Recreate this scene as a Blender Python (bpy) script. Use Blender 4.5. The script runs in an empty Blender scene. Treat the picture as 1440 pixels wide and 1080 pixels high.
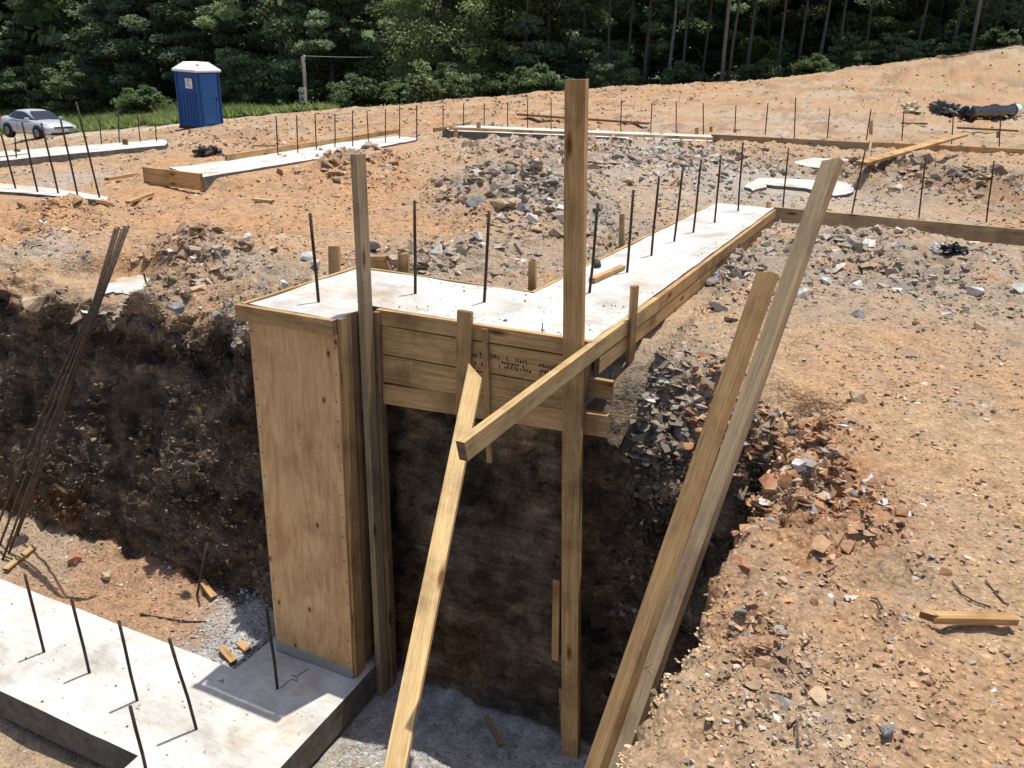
import bpy, bmesh, math, random
import numpy as np
from mathutils import Vector, Matrix
random.seed(7); rng=np.random.default_rng(7)
SC=bpy.context.scene; COL=SC.collection
# ------------------------------------------------------------------ camera
# world axes follow the building: x along the short footing arm, y along the long one. Camera stands at (0,0,1.6).
F,CX,CY,CAMZ=1160.,720.,540.,1.6
CA,SA=.9135,.4067
def nrm(v): v=np.array(v,float); return v/np.linalg.norm(v)
dn=nrm((-100,3060,F)); fw=nrm((-dn[2]*dn[0],-dn[2]*dn[1],1-dn[2]**2)); rt=np.cross(dn,fw)
M3=np.array([rt,fw,-dn])                       # camera coords -> heading frame
R2=np.array([[CA,-SA,0],[SA,CA,0],[0,0,1.]])   # heading frame -> world
MW=R2@M3
def ray(px,py): return MW@np.array([(px-CX)/F,(py-CY)/F,1.])
def Z(px,py,z):
    r=ray(px,py); t=(z-CAMZ)/r[2]; return Vector((r[0]*t,r[1]*t,z))
def V(px,py,v):
    r=ray(px,py); t=v/r[1]; return Vector((r[0]*t,v,CAMZ+r[2]*t))
def U(px,py,u):
    r=ray(px,py); t=u/r[0]; return Vector((u,r[1]*t,CAMZ+r[2]*t))
def D(px,py,d):
    r=ray(px,py)*d; return Vector((r[0],r[1],CAMZ+r[2]))
def proj(P):
    P=np.asarray(P,float); q=(P-np.array([0,0,CAMZ]))@MW
    return CX+F*q[...,0]/q[...,2], CY+F*q[...,1]/q[...,2], q[...,2]
cam=bpy.data.cameras.new('camera'); co=bpy.data.objects.new('camera',cam); COL.objects.link(co)
cm=np.eye(4); cm[:3,0]=MW[:,0]; cm[:3,1]=-MW[:,1]; cm[:3,2]=-MW[:,2]; cm[2,3]=CAMZ
co.matrix_world=Matrix(cm.tolist()); cam.sensor_width=36; cam.lens=F/1440*36; cam.clip_start=.05; cam.clip_end=600
SC.camera=co
# ------------------------------------------------------------------ light
w=bpy.data.worlds.new("World"); SC.world=w; w.use_nodes=True
nt=w.node_tree; bg=nt.nodes['Background']; sky=nt.nodes.new('ShaderNodeTexSky'); sky.sky_type='NISHITA'; sky.sun_disc=False
toS=nrm((.08,.20,1.)); EL=math.asin(toS[2]); AZ=math.atan2(toS[0],toS[1])
sky.sun_elevation=EL; sky.sun_rotation=AZ; sky.dust_density=2.; sky.air_density=1.
nt.links.new(sky.outputs[0],bg.inputs[0]); bg.inputs[1].default_value=.12
sl=bpy.data.lights.new('sun','SUN'); sl.energy=4.0; sl.angle=math.radians(.53); sl.color=(1,.965,.89)
so=bpy.data.objects.new('sun',sl); COL.objects.link(so); so.rotation_euler=Vector(toS.tolist()).to_track_quat('Z','Y').to_euler(); so.location=(0,0,20)
SC.view_settings.view_transform='Standard'; SC.view_settings.look='None'; SC.view_settings.exposure=.32; SC.view_settings.gamma=1
# ------------------------------------------------------------------ noise
G=np.array([[1,1,0],[-1,1,0],[1,-1,0],[-1,-1,0],[1,0,1],[-1,0,1],[1,0,-1],[-1,0,-1],[0,1,1],[0,-1,1],[0,1,-1],[0,-1,-1]],float)
def perlin(x,y,z):
    x,y,z=np.broadcast_arrays(np.asarray(x,float),np.asarray(y,float),np.asarray(z,float))
    xi,yi,zi=[np.floor(a).astype(np.int64) for a in (x,y,z)]; xf,yf,zf=x-xi,y-yi,z-zi
    fu,fv,fw_=[t*t*t*(t*(t*6-15)+10) for t in (xf,yf,zf)]
    out=0
    for a in (0,1):
        for b in (0,1):
            for c in (0,1):
                h=((xi+a)*73856093)^((yi+b)*19349663)^((zi+c)*83492791); h=(h^(h>>13))*1274126177&0x7fffffff; h=(h^(h>>15))%12
                g=G[h]; d=g[...,0]*(xf-a)+g[...,1]*(yf-b)+g[...,2]*(zf-c)
                out=out+d*(fu if a else 1-fu)*(fv if b else 1-fv)*(fw_ if c else 1-fw_)
    return out
def fbm(x,y,z=0.,o=4,g=.5):
    s=0;a=1.;f=1.
    for i in range(o): s=s+a*perlin(x*f+i*17.3,y*f-i*9.1,z*f+i*4.7); a*=g; f*=2.03
    return s
def sst(a,b,x): t=np.clip((x-a)/(b-a),0,1); return t*t*(3-2*t)
# ------------------------------------------------------------------ object helpers
def tag(o,label=None,cat=None,group=None,kind=None):
    for k,v in (('label',label),('category',cat),('group',group),('kind',kind)):
        if v: o[k]=v
    return o
def empty(name,loc=(0,0,0),rz=0.):
    o=bpy.data.objects.new(name,None); COL.objects.link(o); o.location=loc; o.rotation_euler=(0,0,rz); o.empty_display_size=.1; return o
class MB:
    def __init__(s): s.v=[];s.f=[];s.uv=[];s.mi=[];s.sm=[]
    def face(s,pts,uv=None,mi=0,smooth=False):
        n=len(s.v); s.v+= [tuple(p) for p in pts]; s.f.append(tuple(range(n,n+len(pts)))); s.uv.append(uv or [(0,0)]*len(pts)); s.mi.append(mi); s.sm.append(smooth)
    def mesh(s,vs,fs,mi=0,smooth=False,uvs=None):
        n=len(s.v); s.v+=[tuple(p) for p in vs]
        for i,f in enumerate(fs):
            s.f.append(tuple(n+k for k in f)); s.uv.append(uvs[i] if uvs else [(vs[k][0],vs[k][1]+vs[k][2]) for k in f]); s.mi.append(mi); s.sm.append(smooth)
    def box(s,a,b,mi=0):
        x0,y0,z0=a; x1,y1,z1=b
        vs=[(x,y,z) for z in (z0,z1) for y in (y0,y1) for x in (x0,x1)]
        fs=[(0,2,3,1),(4,5,7,6),(0,1,5,4),(1,3,7,5),(3,2,6,7),(2,0,4,6)]
        uvs=[]
        for f in fs:
            p=[vs[k] for k in f]; ax=[max(q[i] for q in p)-min(q[i] for q in p) for i in range(3)]
            i,j=[k for k in range(3) if ax[k]>1e-9][:2] if sum(a>1e-9 for a in ax)>=2 else (0,1)
            if ax[j]>ax[i]: i,j=j,i
            uvs.append([(q[i],q[j]) for q in p])
        s.mesh(vs,fs,mi,False,uvs)
    def tube(s,pts,r,n=8,mi=0,cap=True):
        pts=[Vector(p) for p in pts]; rs=r if isinstance(r,(list,tuple)) else [r]*len(pts); vs=[];L=0;Ls=[]
        for i,p in enumerate(pts):
            t=(pts[min(i+1,len(pts)-1)]-pts[max(i-1,0)]).normalized(); a=t.orthogonal().normalized() if i==0 else (a-t*a.dot(t)).normalized(); b=t.cross(a)
            if i: L+=(pts[i]-pts[i-1]).length
            Ls.append(L)
            for k in range(n):
                q=2*math.pi*k/n; vs.append(p+(a*math.cos(q)+b*math.sin(q))*rs[i])
        fs=[];uv=[]
        for i in range(len(pts)-1):
            for k in range(n):
                k2=(k+1)%n; fs.append((i*n+k,i*n+k2,(i+1)*n+k2,(i+1)*n+k)); uv.append([(Ls[i],k/n*.1),(Ls[i],(k+1)/n*.1),(Ls[i+1],(k+1)/n*.1),(Ls[i+1],k/n*.1)])
        if cap:
            fs.append(tuple(reversed(range(n)))); uv.append([(0,0)]*n); e=(len(pts)-1)*n; fs.append(tuple(e+k for k in range(n))); uv.append([(0,0)]*n)
        s.mesh(vs,fs,mi,True,uv)
    def build(s,name,mat,parent=None,bevel=0,origin=None):
        me=bpy.data.meshes.new(name); vs=s.v
        if origin is not None: vs=[(p[0]-origin[0],p[1]-origin[1],p[2]-origin[2]) for p in vs]
        me.from_pydata(vs,[],s.f); u=me.uv_layers.new(name='UVMap')
        flat=[c for f in s.uv for p in f for c in p]; u.data.foreach_set('uv',flat)
        me.polygons.foreach_set('material_index',s.mi); me.polygons.foreach_set('use_smooth',s.sm)
        for m in (mat if isinstance(mat,(list,tuple)) else [mat]): me.materials.append(m)
        me.update(); o=bpy.data.objects.new(name,me); COL.objects.link(o)
        if origin is not None: o.location=origin
        if parent: o.parent=parent
        if bevel: m=o.modifiers.new('b','BEVEL'); m.width=bevel; m.segments=2; m.limit_method='ANGLE'
        return o
# ------------------------------------------------------------------ materials
def mat(name,build=None,col=(.5,.5,.5),rough=.7,metal=0.,spec=.4):
    m=bpy.data.materials.new(name); m.use_nodes=True; n=m.node_tree.nodes; l=m.node_tree.links; b=n['Principled BSDF']
    b.inputs['Base Color'].default_value=(*col,1); b.inputs['Roughness'].default_value=rough; b.inputs['Metallic'].default_value=metal
    b.inputs['Specular IOR Level'].default_value=spec
    if build: build(m,n,l,b)
    return m
def N(n,t,**k):
    x=n.new(t)
    for a,v in k.items():
        if a.startswith('i_'): x.inputs[a[2:].replace('_',' ')].default_value=v
        else: setattr(x,a,v)
    return x
def ramp(n,l,src,stops):
    r=n.new('ShaderNodeValToRGB'); e=r.color_ramp.elements
    while len(e)<len(stops): e.new(.5)
    for i,(p,c) in enumerate(stops): e[i].position=p; e[i].color=(*c,1) if len(c)==3 else c
    l.new(src,r.inputs[0]); return r
def mix(n,l,a,b,f,mode='MIX'):
    x=n.new('ShaderNodeMix'); x.data_type='RGBA'; x.blend_type=mode
    for s,i in ((f,0),(a,6),(b,7)):
        if hasattr(s,'links'): l.new(s,x.inputs[i])
        elif i==0: x.inputs[0].default_value=s
        else: x.inputs[i].default_value=(*s,1)
    return x.outputs[2]
def wood(name,light,dark,gray=.0,knots=True):
    def f(m,n,l,b):
        uv=N(n,'ShaderNodeUVMap'); oi=N(n,'ShaderNodeObjectInfo')
        add=N(n,'ShaderNodeVectorMath',operation='ADD'); mul=N(n,'ShaderNodeVectorMath',operation='SCALE'); l.new(oi.outputs['Location'],mul.inputs[0]); mul.inputs['Scale'].default_value=3.7
        l.new(uv.outputs[0],add.inputs[0]); l.new(mul.outputs[0],add.inputs[1])
        s=N(n,'ShaderNodeMapping'); s.inputs['Scale'].default_value=(.9,26,1); l.new(add.outputs[0],s.inputs[0])
        no=N(n,'ShaderNodeTexNoise',i_Scale=1.5,i_Detail=6.,i_Roughness=.62,i_Distortion=.9); l.new(s.outputs[0],no.inputs[0])
        s2=N(n,'ShaderNodeMapping'); s2.inputs['Scale'].default_value=(4,150,1); l.new(add.outputs[0],s2.inputs[0])
        n2=N(n,'ShaderNodeTexNoise',i_Scale=2.,i_Detail=3.,i_Roughness=.6); l.new(s2.outputs[0],n2.inputs[0])
        r=ramp(n,l,no.outputs[0],[(.30,dark),(.5,tuple((a+c)/2 for a,c in zip(light,dark))),(.72,light)])
        r2=ramp(n,l,n2.outputs[0],[(.3,(.5,.46,.42)),(.58,(1,1,1))])
        c=mix(n,l,r.outputs[0],r2.outputs[0],.8,'MULTIPLY')
        big=N(n,'ShaderNodeTexNoise',i_Scale=3.,i_Detail=4.,i_Roughness=.65); l.new(add.outputs[0],big.inputs[0])
        rb=ramp(n,l,big.outputs[0],[(.32,(.55,.50,.46)),(.52,(1,1,1)),(.75,(1.12,1.08,1.0))])
        c=mix(n,l,c,rb.outputs[0],.9,'MULTIPLY')
        if gray: c=mix(n,l,c,(.30,.285,.26),gray)
        if knots:
            sk=N(n,'ShaderNodeMapping'); sk.inputs['Scale'].default_value=(1.8,6.5,1); l.new(add.outputs[0],sk.inputs[0])
            v=N(n,'ShaderNodeTexVoronoi',i_Scale=1.); v.voronoi_dimensions='2D'; l.new(sk.outputs[0],v.inputs[0])
            sx=N(n,'ShaderNodeSeparateColor'); l.new(v.outputs['Color'],sx.inputs[0]); gt=N(n,'ShaderNodeMath',operation='GREATER_THAN'); l.new(sx.outputs[0],gt.inputs[0]); gt.inputs[1].default_value=.28; gd_=N(n,'ShaderNodeMath',operation='ADD'); l.new(v.outputs['Distance'],gd_.inputs[0]); l.new(gt.outputs[0],gd_.inputs[1])
            rk=ramp(n,l,gd_.outputs[0],[(.05,(.30,.2,.13)),(.085,(.62,.5,.4)),(.15,(1,1,1))])
            c=mix(n,l,c,rk.outputs[0],1.,'MULTIPLY')
        hv=N(n,'ShaderNodeHueSaturation'); l.new(c,hv.inputs['Color']); mr=N(n,'ShaderNodeMapRange'); mr.inputs[3].default_value=.8; mr.inputs[4].default_value=1.15; l.new(oi.outputs['Random'],mr.inputs[0]); l.new(mr.outputs[0],hv.inputs['Value'])
        l.new(hv.outputs[0],b.inputs['Base Color'])
        bp=N(n,'ShaderNodeBump',i_Strength=.45,i_Distance=.004); l.new(n2.outputs[0],bp.inputs['Height']); l.new(bp.outputs[0],b.inputs['Normal'])
    return mat(name,f,rough=.82,spec=.25)
MAT={}
MAT['lumber']=wood('lumber',(.66,.425,.20),(.40,.225,.09))
MAT['lumber_bright']=wood('lumber_bright',(.74,.54,.27),(.50,.32,.14))
MAT['lumber_dark']=wood('lumber_dark',(.42,.27,.15),(.20,.12,.065))
MAT['lumber_weathered']=wood('lumber_weathered',(.56,.40,.225),(.30,.20,.105),.12)
MAT['endgrain']=wood('endgrain',(.34,.22,.12),(.16,.09,.05),0,False)
def ply(m,n,l,b):
    uv=N(n,'ShaderNodeUVMap'); s=N(n,'ShaderNodeMapping'); s.inputs['Scale'].default_value=(1.3,9,1); l.new(uv.outputs[0],s.inputs[0])
    no=N(n,'ShaderNodeTexNoise',i_Scale=1.6,i_Detail=5.,i_Roughness=.6,i_Distortion=1.6); l.new(s.outputs[0],no.inputs[0])
    r=ramp(n,l,no.outputs[0],[(.3,(.54,.295,.125)),(.5,(.68,.41,.19)),(.7,(.78,.51,.26))])
    s2=N(n,'ShaderNodeMapping'); s2.inputs['Scale'].default_value=(6,90,1); l.new(uv.outputs[0],s2.inputs[0])
    n2=N(n,'ShaderNodeTexNoise',i_Scale=2.,i_Detail=3.); l.new(s2.outputs[0],n2.inputs[0]); r2=ramp(n,l,n2.outputs[0],[(.3,(.75,.7,.66)),(.55,(1,1,1))])
    c=mix(n,l,r.outputs[0],r2.outputs[0],.7,'MULTIPLY')
    sk=N(n,'ShaderNodeMapping'); sk.inputs['Scale'].default_value=(3.2,5.2,1); l.new(uv.outputs[0],sk.inputs[0])
    v=N(n,'ShaderNodeTexVoronoi',i_Scale=1.,i_Randomness=1.); v.voronoi_dimensions='2D'; l.new(sk.outputs[0],v.inputs[0]); sx=N(n,'ShaderNodeSeparateColor'); l.new(v.outputs['Color'],sx.inputs[0]); gt=N(n,'ShaderNodeMath',operation='GREATER_THAN'); l.new(sx.outputs[0],gt.inputs[0]); gt.inputs[1].default_value=.42; gd_=N(n,'ShaderNodeMath',operation='ADD'); l.new(v.outputs['Distance'],gd_.inputs[0]); l.new(gt.outputs[0],gd_.inputs[1])
    rk=ramp(n,l,gd_.outputs[0],[(.03,(.2,.1,.05)),(.055,(.7,.5,.38)),(.1,(1,1,1))]); c=mix(n,l,c,rk.outputs[0],1.,'MULTIPLY')
    bigs=N(n,'ShaderNodeTexNoise',i_Scale=2.3,i_Detail=5.,i_Roughness=.65); l.new(uv.outputs[0],bigs.inputs[0]); rb=ramp(n,l,bigs.outputs[0],[(.35,(.66,.6,.56)),(.55,(1,1,1))]); c=mix(n,l,c,rb.outputs[0],.8,'MULTIPLY')
    # cement splash along the bottom edge
    ge=N(n,'ShaderNodeTexCoord'); sp=N(n,'ShaderNodeSeparateXYZ'); l.new(ge.outputs['Generated'],sp.inputs[0]); ad=N(n,'ShaderNodeMath',operation='MULTIPLY_ADD'); l.new(bigs.outputs[0],ad.inputs[0]); ad.inputs[1].default_value=-.07; l.new(sp.outputs[2],ad.inputs[2])
    rg=ramp(n,l,ad.outputs[0],[(-.0,(1,1,1)),(.012,(0,0,0))]); c=mix(n,l,c,(.34,.31,.27),rg.outputs[0])
    l.new(c,b.inputs['Base Color']); bp=N(n,'ShaderNodeBump',i_Strength=.3,i_Distance=.002); l.new(n2.outputs[0],bp.inputs['Height']); l.new(bp.outputs[0],b.inputs['Normal'])
MAT['plywood']=mat('plywood',ply,rough=.7,spec=.3)
def conc(m,n,l,b):
    tc=N(n,'ShaderNodeTexCoord')
    a=N(n,'ShaderNodeTexNoise',i_Scale=2.2,i_Detail=7.,i_Roughness=.66,i_Distortion=.5); l.new(tc.outputs['Object'],a.inputs[0])
    r=ramp(n,l,a.outputs[0],[(.28,(.33,.30,.26)),(.43,(.49,.465,.425)),(.62,(.66,.65,.61))])
    s=N(n,'ShaderNodeMapping'); s.inputs['Scale'].default_value=(1,5,3); l.new(tc.outputs['Object'],s.inputs[0])
    t=N(n,'ShaderNodeTexNoise',i_Scale=7.,i_Detail=5.,i_Roughness=.7); l.new(s.outputs[0],t.inputs[0]); r2=ramp(n,l,t.outputs[0],[(.32,(.78,.76,.73)),(.5,(1,1,1))]); c=mix(n,l,r.outputs[0],r2.outputs[0],.75,'MULTIPLY')
    v=N(n,'ShaderNodeTexNoise',i_Scale=14.,i_Detail=2.); l.new(tc.outputs['Object'],v.inputs[0]); rk=ramp(n,l,v.outputs[0],[(.255,(.30,.28,.26)),(.30,(1,1,1))]); c=mix(n,l,c,rk.outputs[0],.85,'MULTIPLY')
    d=N(n,'ShaderNodeTexNoise',i_Scale=1.3,i_Detail=6.,i_Roughness=.7); d.noise_dimensions='4D'; d.inputs['W'].default_value=3.; l.new(tc.outputs['Object'],d.inputs[0]); rd=ramp(n,l,d.outputs[0],[(.53,(1,1,1)),(.70,(.80,.62,.45))]); c=mix(n,l,c,rd.outputs[0],.8,'MULTIPLY')
    l.new(c,b.inputs['Base Color'])
    bp=N(n,'ShaderNodeBump',i_Strength=.5,i_Distance=.012); l.new(t.outputs[0],bp.inputs['Height']); l.new(bp.outputs[0],b.inputs['Normal'])
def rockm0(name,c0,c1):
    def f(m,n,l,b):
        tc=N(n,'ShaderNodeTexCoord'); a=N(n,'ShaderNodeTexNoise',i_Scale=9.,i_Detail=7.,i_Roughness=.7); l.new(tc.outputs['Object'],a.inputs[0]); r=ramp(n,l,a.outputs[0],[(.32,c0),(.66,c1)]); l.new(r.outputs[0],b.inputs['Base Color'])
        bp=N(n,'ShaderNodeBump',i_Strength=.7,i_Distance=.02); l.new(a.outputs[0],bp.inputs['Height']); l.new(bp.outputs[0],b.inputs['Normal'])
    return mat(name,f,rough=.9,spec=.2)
MAT['concrete']=mat('concrete',conc,rough=.9,spec=.2)
MAT['concrete_side']=rockm0('concrete_side',(.085,.075,.065),(.19,.175,.155))  # darker concrete for the side faces of the pours
def rust(m,n,l,b):
    tc=N(n,'ShaderNodeUVMap'); a=N(n,'ShaderNodeTexNoise',i_Scale=30.,i_Detail=4.); l.new(tc.outputs[0],a.inputs[0])
    r=ramp(n,l,a.outputs[0],[(.35,(.028,.022,.02)),(.55,(.06,.038,.028)),(.75,(.13,.065,.035))]); l.new(r.outputs[0],b.inputs['Base Color'])
    wv=N(n,'ShaderNodeTexWave',i_Scale=24.); l.new(tc.outputs[0],wv.inputs[0]); bp=N(n,'ShaderNodeBump',i_Strength=.6,i_Distance=.003); l.new(wv.outputs[0],bp.inputs['Height']); l.new(bp.outputs[0],b.inputs['Normal'])
MAT['rebar']=mat('rebar',rust,rough=.75,spec=.3)
MAT['rebar_rusty']=mat('rebar_rusty',lambda m,n,l,b:(rust(m,n,l,b),b.inputs.__getitem__('Roughness').__setattr__('default_value',.8)),rough=.75)
for e in MAT['rebar_rusty'].node_tree.nodes:
    if e.type=='VALTORGB':
        for q,c in zip(e.color_ramp.elements,[(.06,.038,.026,1),(.11,.068,.044,1),(.17,.105,.065,1)]): q.color=c
def soil(m,n,l,b):
    at=N(n,'ShaderNodeVertexColor',layer_name='Col'); tc=N(n,'ShaderNodeTexCoord')
    a=N(n,'ShaderNodeTexNoise',i_Scale=9.,i_Detail=9.,i_Roughness=.72); l.new(tc.outputs['Object'],a.inputs[0])
    r=ramp(n,l,a.outputs[0],[(.28,(.50,.47,.45)),(.46,(.92,.92,.92)),(.6,(1.12,1.1,1.08)),(.78,(1.5,1.5,1.5))]); c=mix(n,l,at.outputs[0],r.outputs[0],.85,'MULTIPLY')
    v=N(n,'ShaderNodeTexVoronoi',i_Scale=55.,i_Randomness=1.); l.new(tc.outputs['Object'],v.inputs[0])
    rv=ramp(n,l,v.outputs['Distance'],[(.0,(1.25,1.25,1.25)),(.35,(1,1,1)),(.75,(.72,.70,.68))]); c=mix(n,l,c,rv.outputs[0],.6,'MULTIPLY')
    fn=N(n,'ShaderNodeTexNoise',i_Scale=42.,i_Detail=5.,i_Roughness=.6); l.new(tc.outputs['Object'],fn.inputs[0]); rf=ramp(n,l,fn.outputs[0],[(.34,(.5,.47,.45)),(.43,(1,1,1)),(.6,(1,1,1)),(.69,(1.7,1.65,1.55))]); c=mix(n,l,c,rf.outputs[0],.9,'MULTIPLY')
    ge=N(n,'ShaderNodeNewGeometry'); sn=N(n,'ShaderNodeSeparateXYZ'); l.new(ge.outputs['True Normal'],sn.inputs[0]); sp=ramp(n,l,sn.outputs[2],[(.35,(1,1,1)),(.65,(0,0,0))])
    ms=N(n,'ShaderNodeMapping'); ms.inputs['Scale'].default_value=(6,6,1.1); l.new(tc.outputs['Object'],ms.inputs[0]); ns=N(n,'ShaderNodeTexNoise',i_Scale=1.,i_Detail=6.,i_Roughness=.65); l.new(ms.outputs[0],ns.inputs[0]); rs=ramp(n,l,ns.outputs[0],[(.36,(.55,.53,.5)),(.5,(1,1,1)),(.66,(1.5,1.42,1.3))])
    mh=N(n,'ShaderNodeMapping'); mh.inputs['Scale'].default_value=(4,4,22); l.new(tc.outputs['Object'],mh.inputs[0]); nh=N(n,'ShaderNodeTexNoise',i_Scale=1.,i_Detail=5.,i_Roughness=.7,i_Distortion=.6); l.new(mh.outputs[0],nh.inputs[0]); rh=ramp(n,l,nh.outputs[0],[(.38,(.6,.58,.55)),(.52,(1,1,1)),(.66,(1.7,1.6,1.45))])
    cw=mix(n,l,mix(n,l,c,rs.outputs[0],.45,'MULTIPLY'),rh.outputs[0],.7,'MULTIPLY'); c=mix(n,l,c,cw,sp.outputs[0])
    l.new(c,b.inputs['Base Color'])
    v2=N(n,'ShaderNodeTexVoronoi',i_Scale=18.); l.new(tc.outputs['Object'],v2.inputs[0])
    m1=N(n,'ShaderNodeMath',operation='MULTIPLY_ADD'); l.new(v.outputs['Distance'],m1.inputs[0]); m1.inputs[1].default_value=-.25; l.new(a.outputs[0],m1.inputs[2])
    m2=N(n,'ShaderNodeMath',operation='MULTIPLY_ADD'); l.new(v2.outputs['Distance'],m2.inputs[0]); m2.inputs[1].default_value=-.35; l.new(m1.outputs[0],m2.inputs[2])
    bp=N(n,'ShaderNodeBump',i_Strength=.9,i_Distance=.035); l.new(m2.outputs[0],bp.inputs['Height']); l.new(bp.outputs[0],b.inputs['Normal'])
MAT['soil']=mat('soil',soil,rough=.97,spec=.1)
def stone(m,n,l,b):
    at=N(n,'ShaderNodeVertexColor',layer_name='Col'); tc=N(n,'ShaderNodeTexCoord'); a=N(n,'ShaderNodeTexNoise',i_Scale=25.,i_Detail=5.,i_Roughness=.7); l.new(tc.outputs['Object'],a.inputs[0])
    r=ramp(n,l,a.outputs[0],[(.3,(.62,.6,.58)),(.6,(1.15,1.15,1.15))]); l.new(mix(n,l,at.outputs[0],r.outputs[0],.8,'MULTIPLY'),b.inputs['Base Color'])
    bp=N(n,'ShaderNodeBump',i_Strength=.5,i_Distance=.01); l.new(a.outputs[0],bp.inputs['Height']); l.new(bp.outputs[0],b.inputs['Normal'])
MAT['stone']=mat('stone',stone,rough=.9,spec=.2)
def rockm(name,c0,c1):
    def f(m,n,l,b):
        tc=N(n,'ShaderNodeTexCoord'); a=N(n,'ShaderNodeTexNoise',i_Scale=9.,i_Detail=7.,i_Roughness=.7); l.new(tc.outputs['Object'],a.inputs[0]); r=ramp(n,l,a.outputs[0],[(.32,c0),(.66,c1)]); l.new(r.outputs[0],b.inputs['Base Color'])
        bp=N(n,'ShaderNodeBump',i_Strength=.7,i_Distance=.02); l.new(a.outputs[0],bp.inputs['Height']); l.new(bp.outputs[0],b.inputs['Normal'])
    return mat(name,f,rough=.9,spec=.2)
MAT['rock_white']=rockm('rock_white',(.36,.34,.31),(.66,.64,.60)); MAT['rock_gray']=rockm('rock_gray',(.13,.13,.13),(.33,.32,.31))
MAT['rock_tan']=rockm('rock_tan',(.33,.23,.14),(.62,.47,.31)); MAT['rock_red']=rockm('rock_red',(.28,.12,.07),(.50,.26,.15)); MAT['clod']=rockm('clod',(.045,.035,.03),(.11,.09,.08))
# ------------------------------------------------------------------ terrain
RU,RV=-.36,4.05
ctrl=[]
def cp(px,py,d,dz=0):
    p=D(px,py,d); ctrl.append((p.x,p.y,p.z+dz))
for u,v,z in [(0,0,0),(1.5,1,0),(1,3,.0),(1.2,4.4,.03),(3,3,.02),(-.6,5,.05),(-.8,8.5,.13),(.5,9.2,.13),(3,9.2,.15),(1,7,.08),(-2.4,5.5,.13),(-2.3,9,.15),(-4,5,.08),(-3.7,4.3,.02),(-5.2,4.6,-.04),(-7,4.6,-.1),(-9,5.6,-.02),
    (-6,7.5,.08),(-5,10,.15),(-8.7,7.6,.12),(-9,11,.15),(-1,13,.15),(-5,16,.15),(-9,17.5,.15),(-4,19.5,.16),(2,12,.18),(5,13,.25),(2.5,21,.2),(8,20,.4),(-8,20.5,.1),(-14,9,-.3),(-15,13,-.3),(-12,16,-.2),(-4,0,0),(-9,0,-.1),(-3,-4,0),(4,-4,0),(6,4,.05),(-9,2,-.1),(10,8,.3),(-20,5,-1)]: ctrl.append((u,v,z))
for q in [(1440,65,38),(1200,96,38),(1000,119,38),(800,131,38),(600,151,38),(430,158,38),(1400,170,25),(1100,150,27),(800,160,26),(1440,120,32),(1150,118,33),
          (290,177,34),(200,184,36),(58,194,46),(140,185,42),(0,204,46),(100,150,64),(250,158,52),(400,160,50),(20,147,66),(400,185,26),(250,196,24),(100,212,22),(0,235,18)]: cp(*q)
for q in [(1440,65,46),(1200,95,46),(1000,118,46),(800,130,46),(600,150,46)]: cp(*q,-1.4)
for q in [(1440,65,75),(720,110,75),(200,110,80),(-200,150,70),(1800,60,60),(1800,150,25),(-300,260,20)]: cp(*q,-1.5)
ctrl=np.array(ctrl)
def tps(r2): return np.where(r2>1e-12,.5*r2*np.log(np.maximum(r2,1e-12)),0)
def fitT(c):
    n=len(c); d=((c[:,None,:2]-c[None,:,:2])**2).sum(-1); A=np.zeros((n+3,n+3)); A[:n,:n]=tps(d)+np.eye(n)*.6; A[:n,n]=1; A[:n,n+1:]=c[:,:2]; A[n,:n]=1; A[n+1:,:n]=c[:,:2].T
    return np.linalg.solve(A,np.concatenate([c[:,2],[0,0,0]]))
TW=fitT(ctrl)
def base(u,v):
    s=TW[-3]+TW[-2]*u+TW[-1]*v
    for i,c in enumerate(ctrl): s=s+TW[i]*tps((u-c[0])**2+(v-c[1])**2)
    return s
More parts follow.
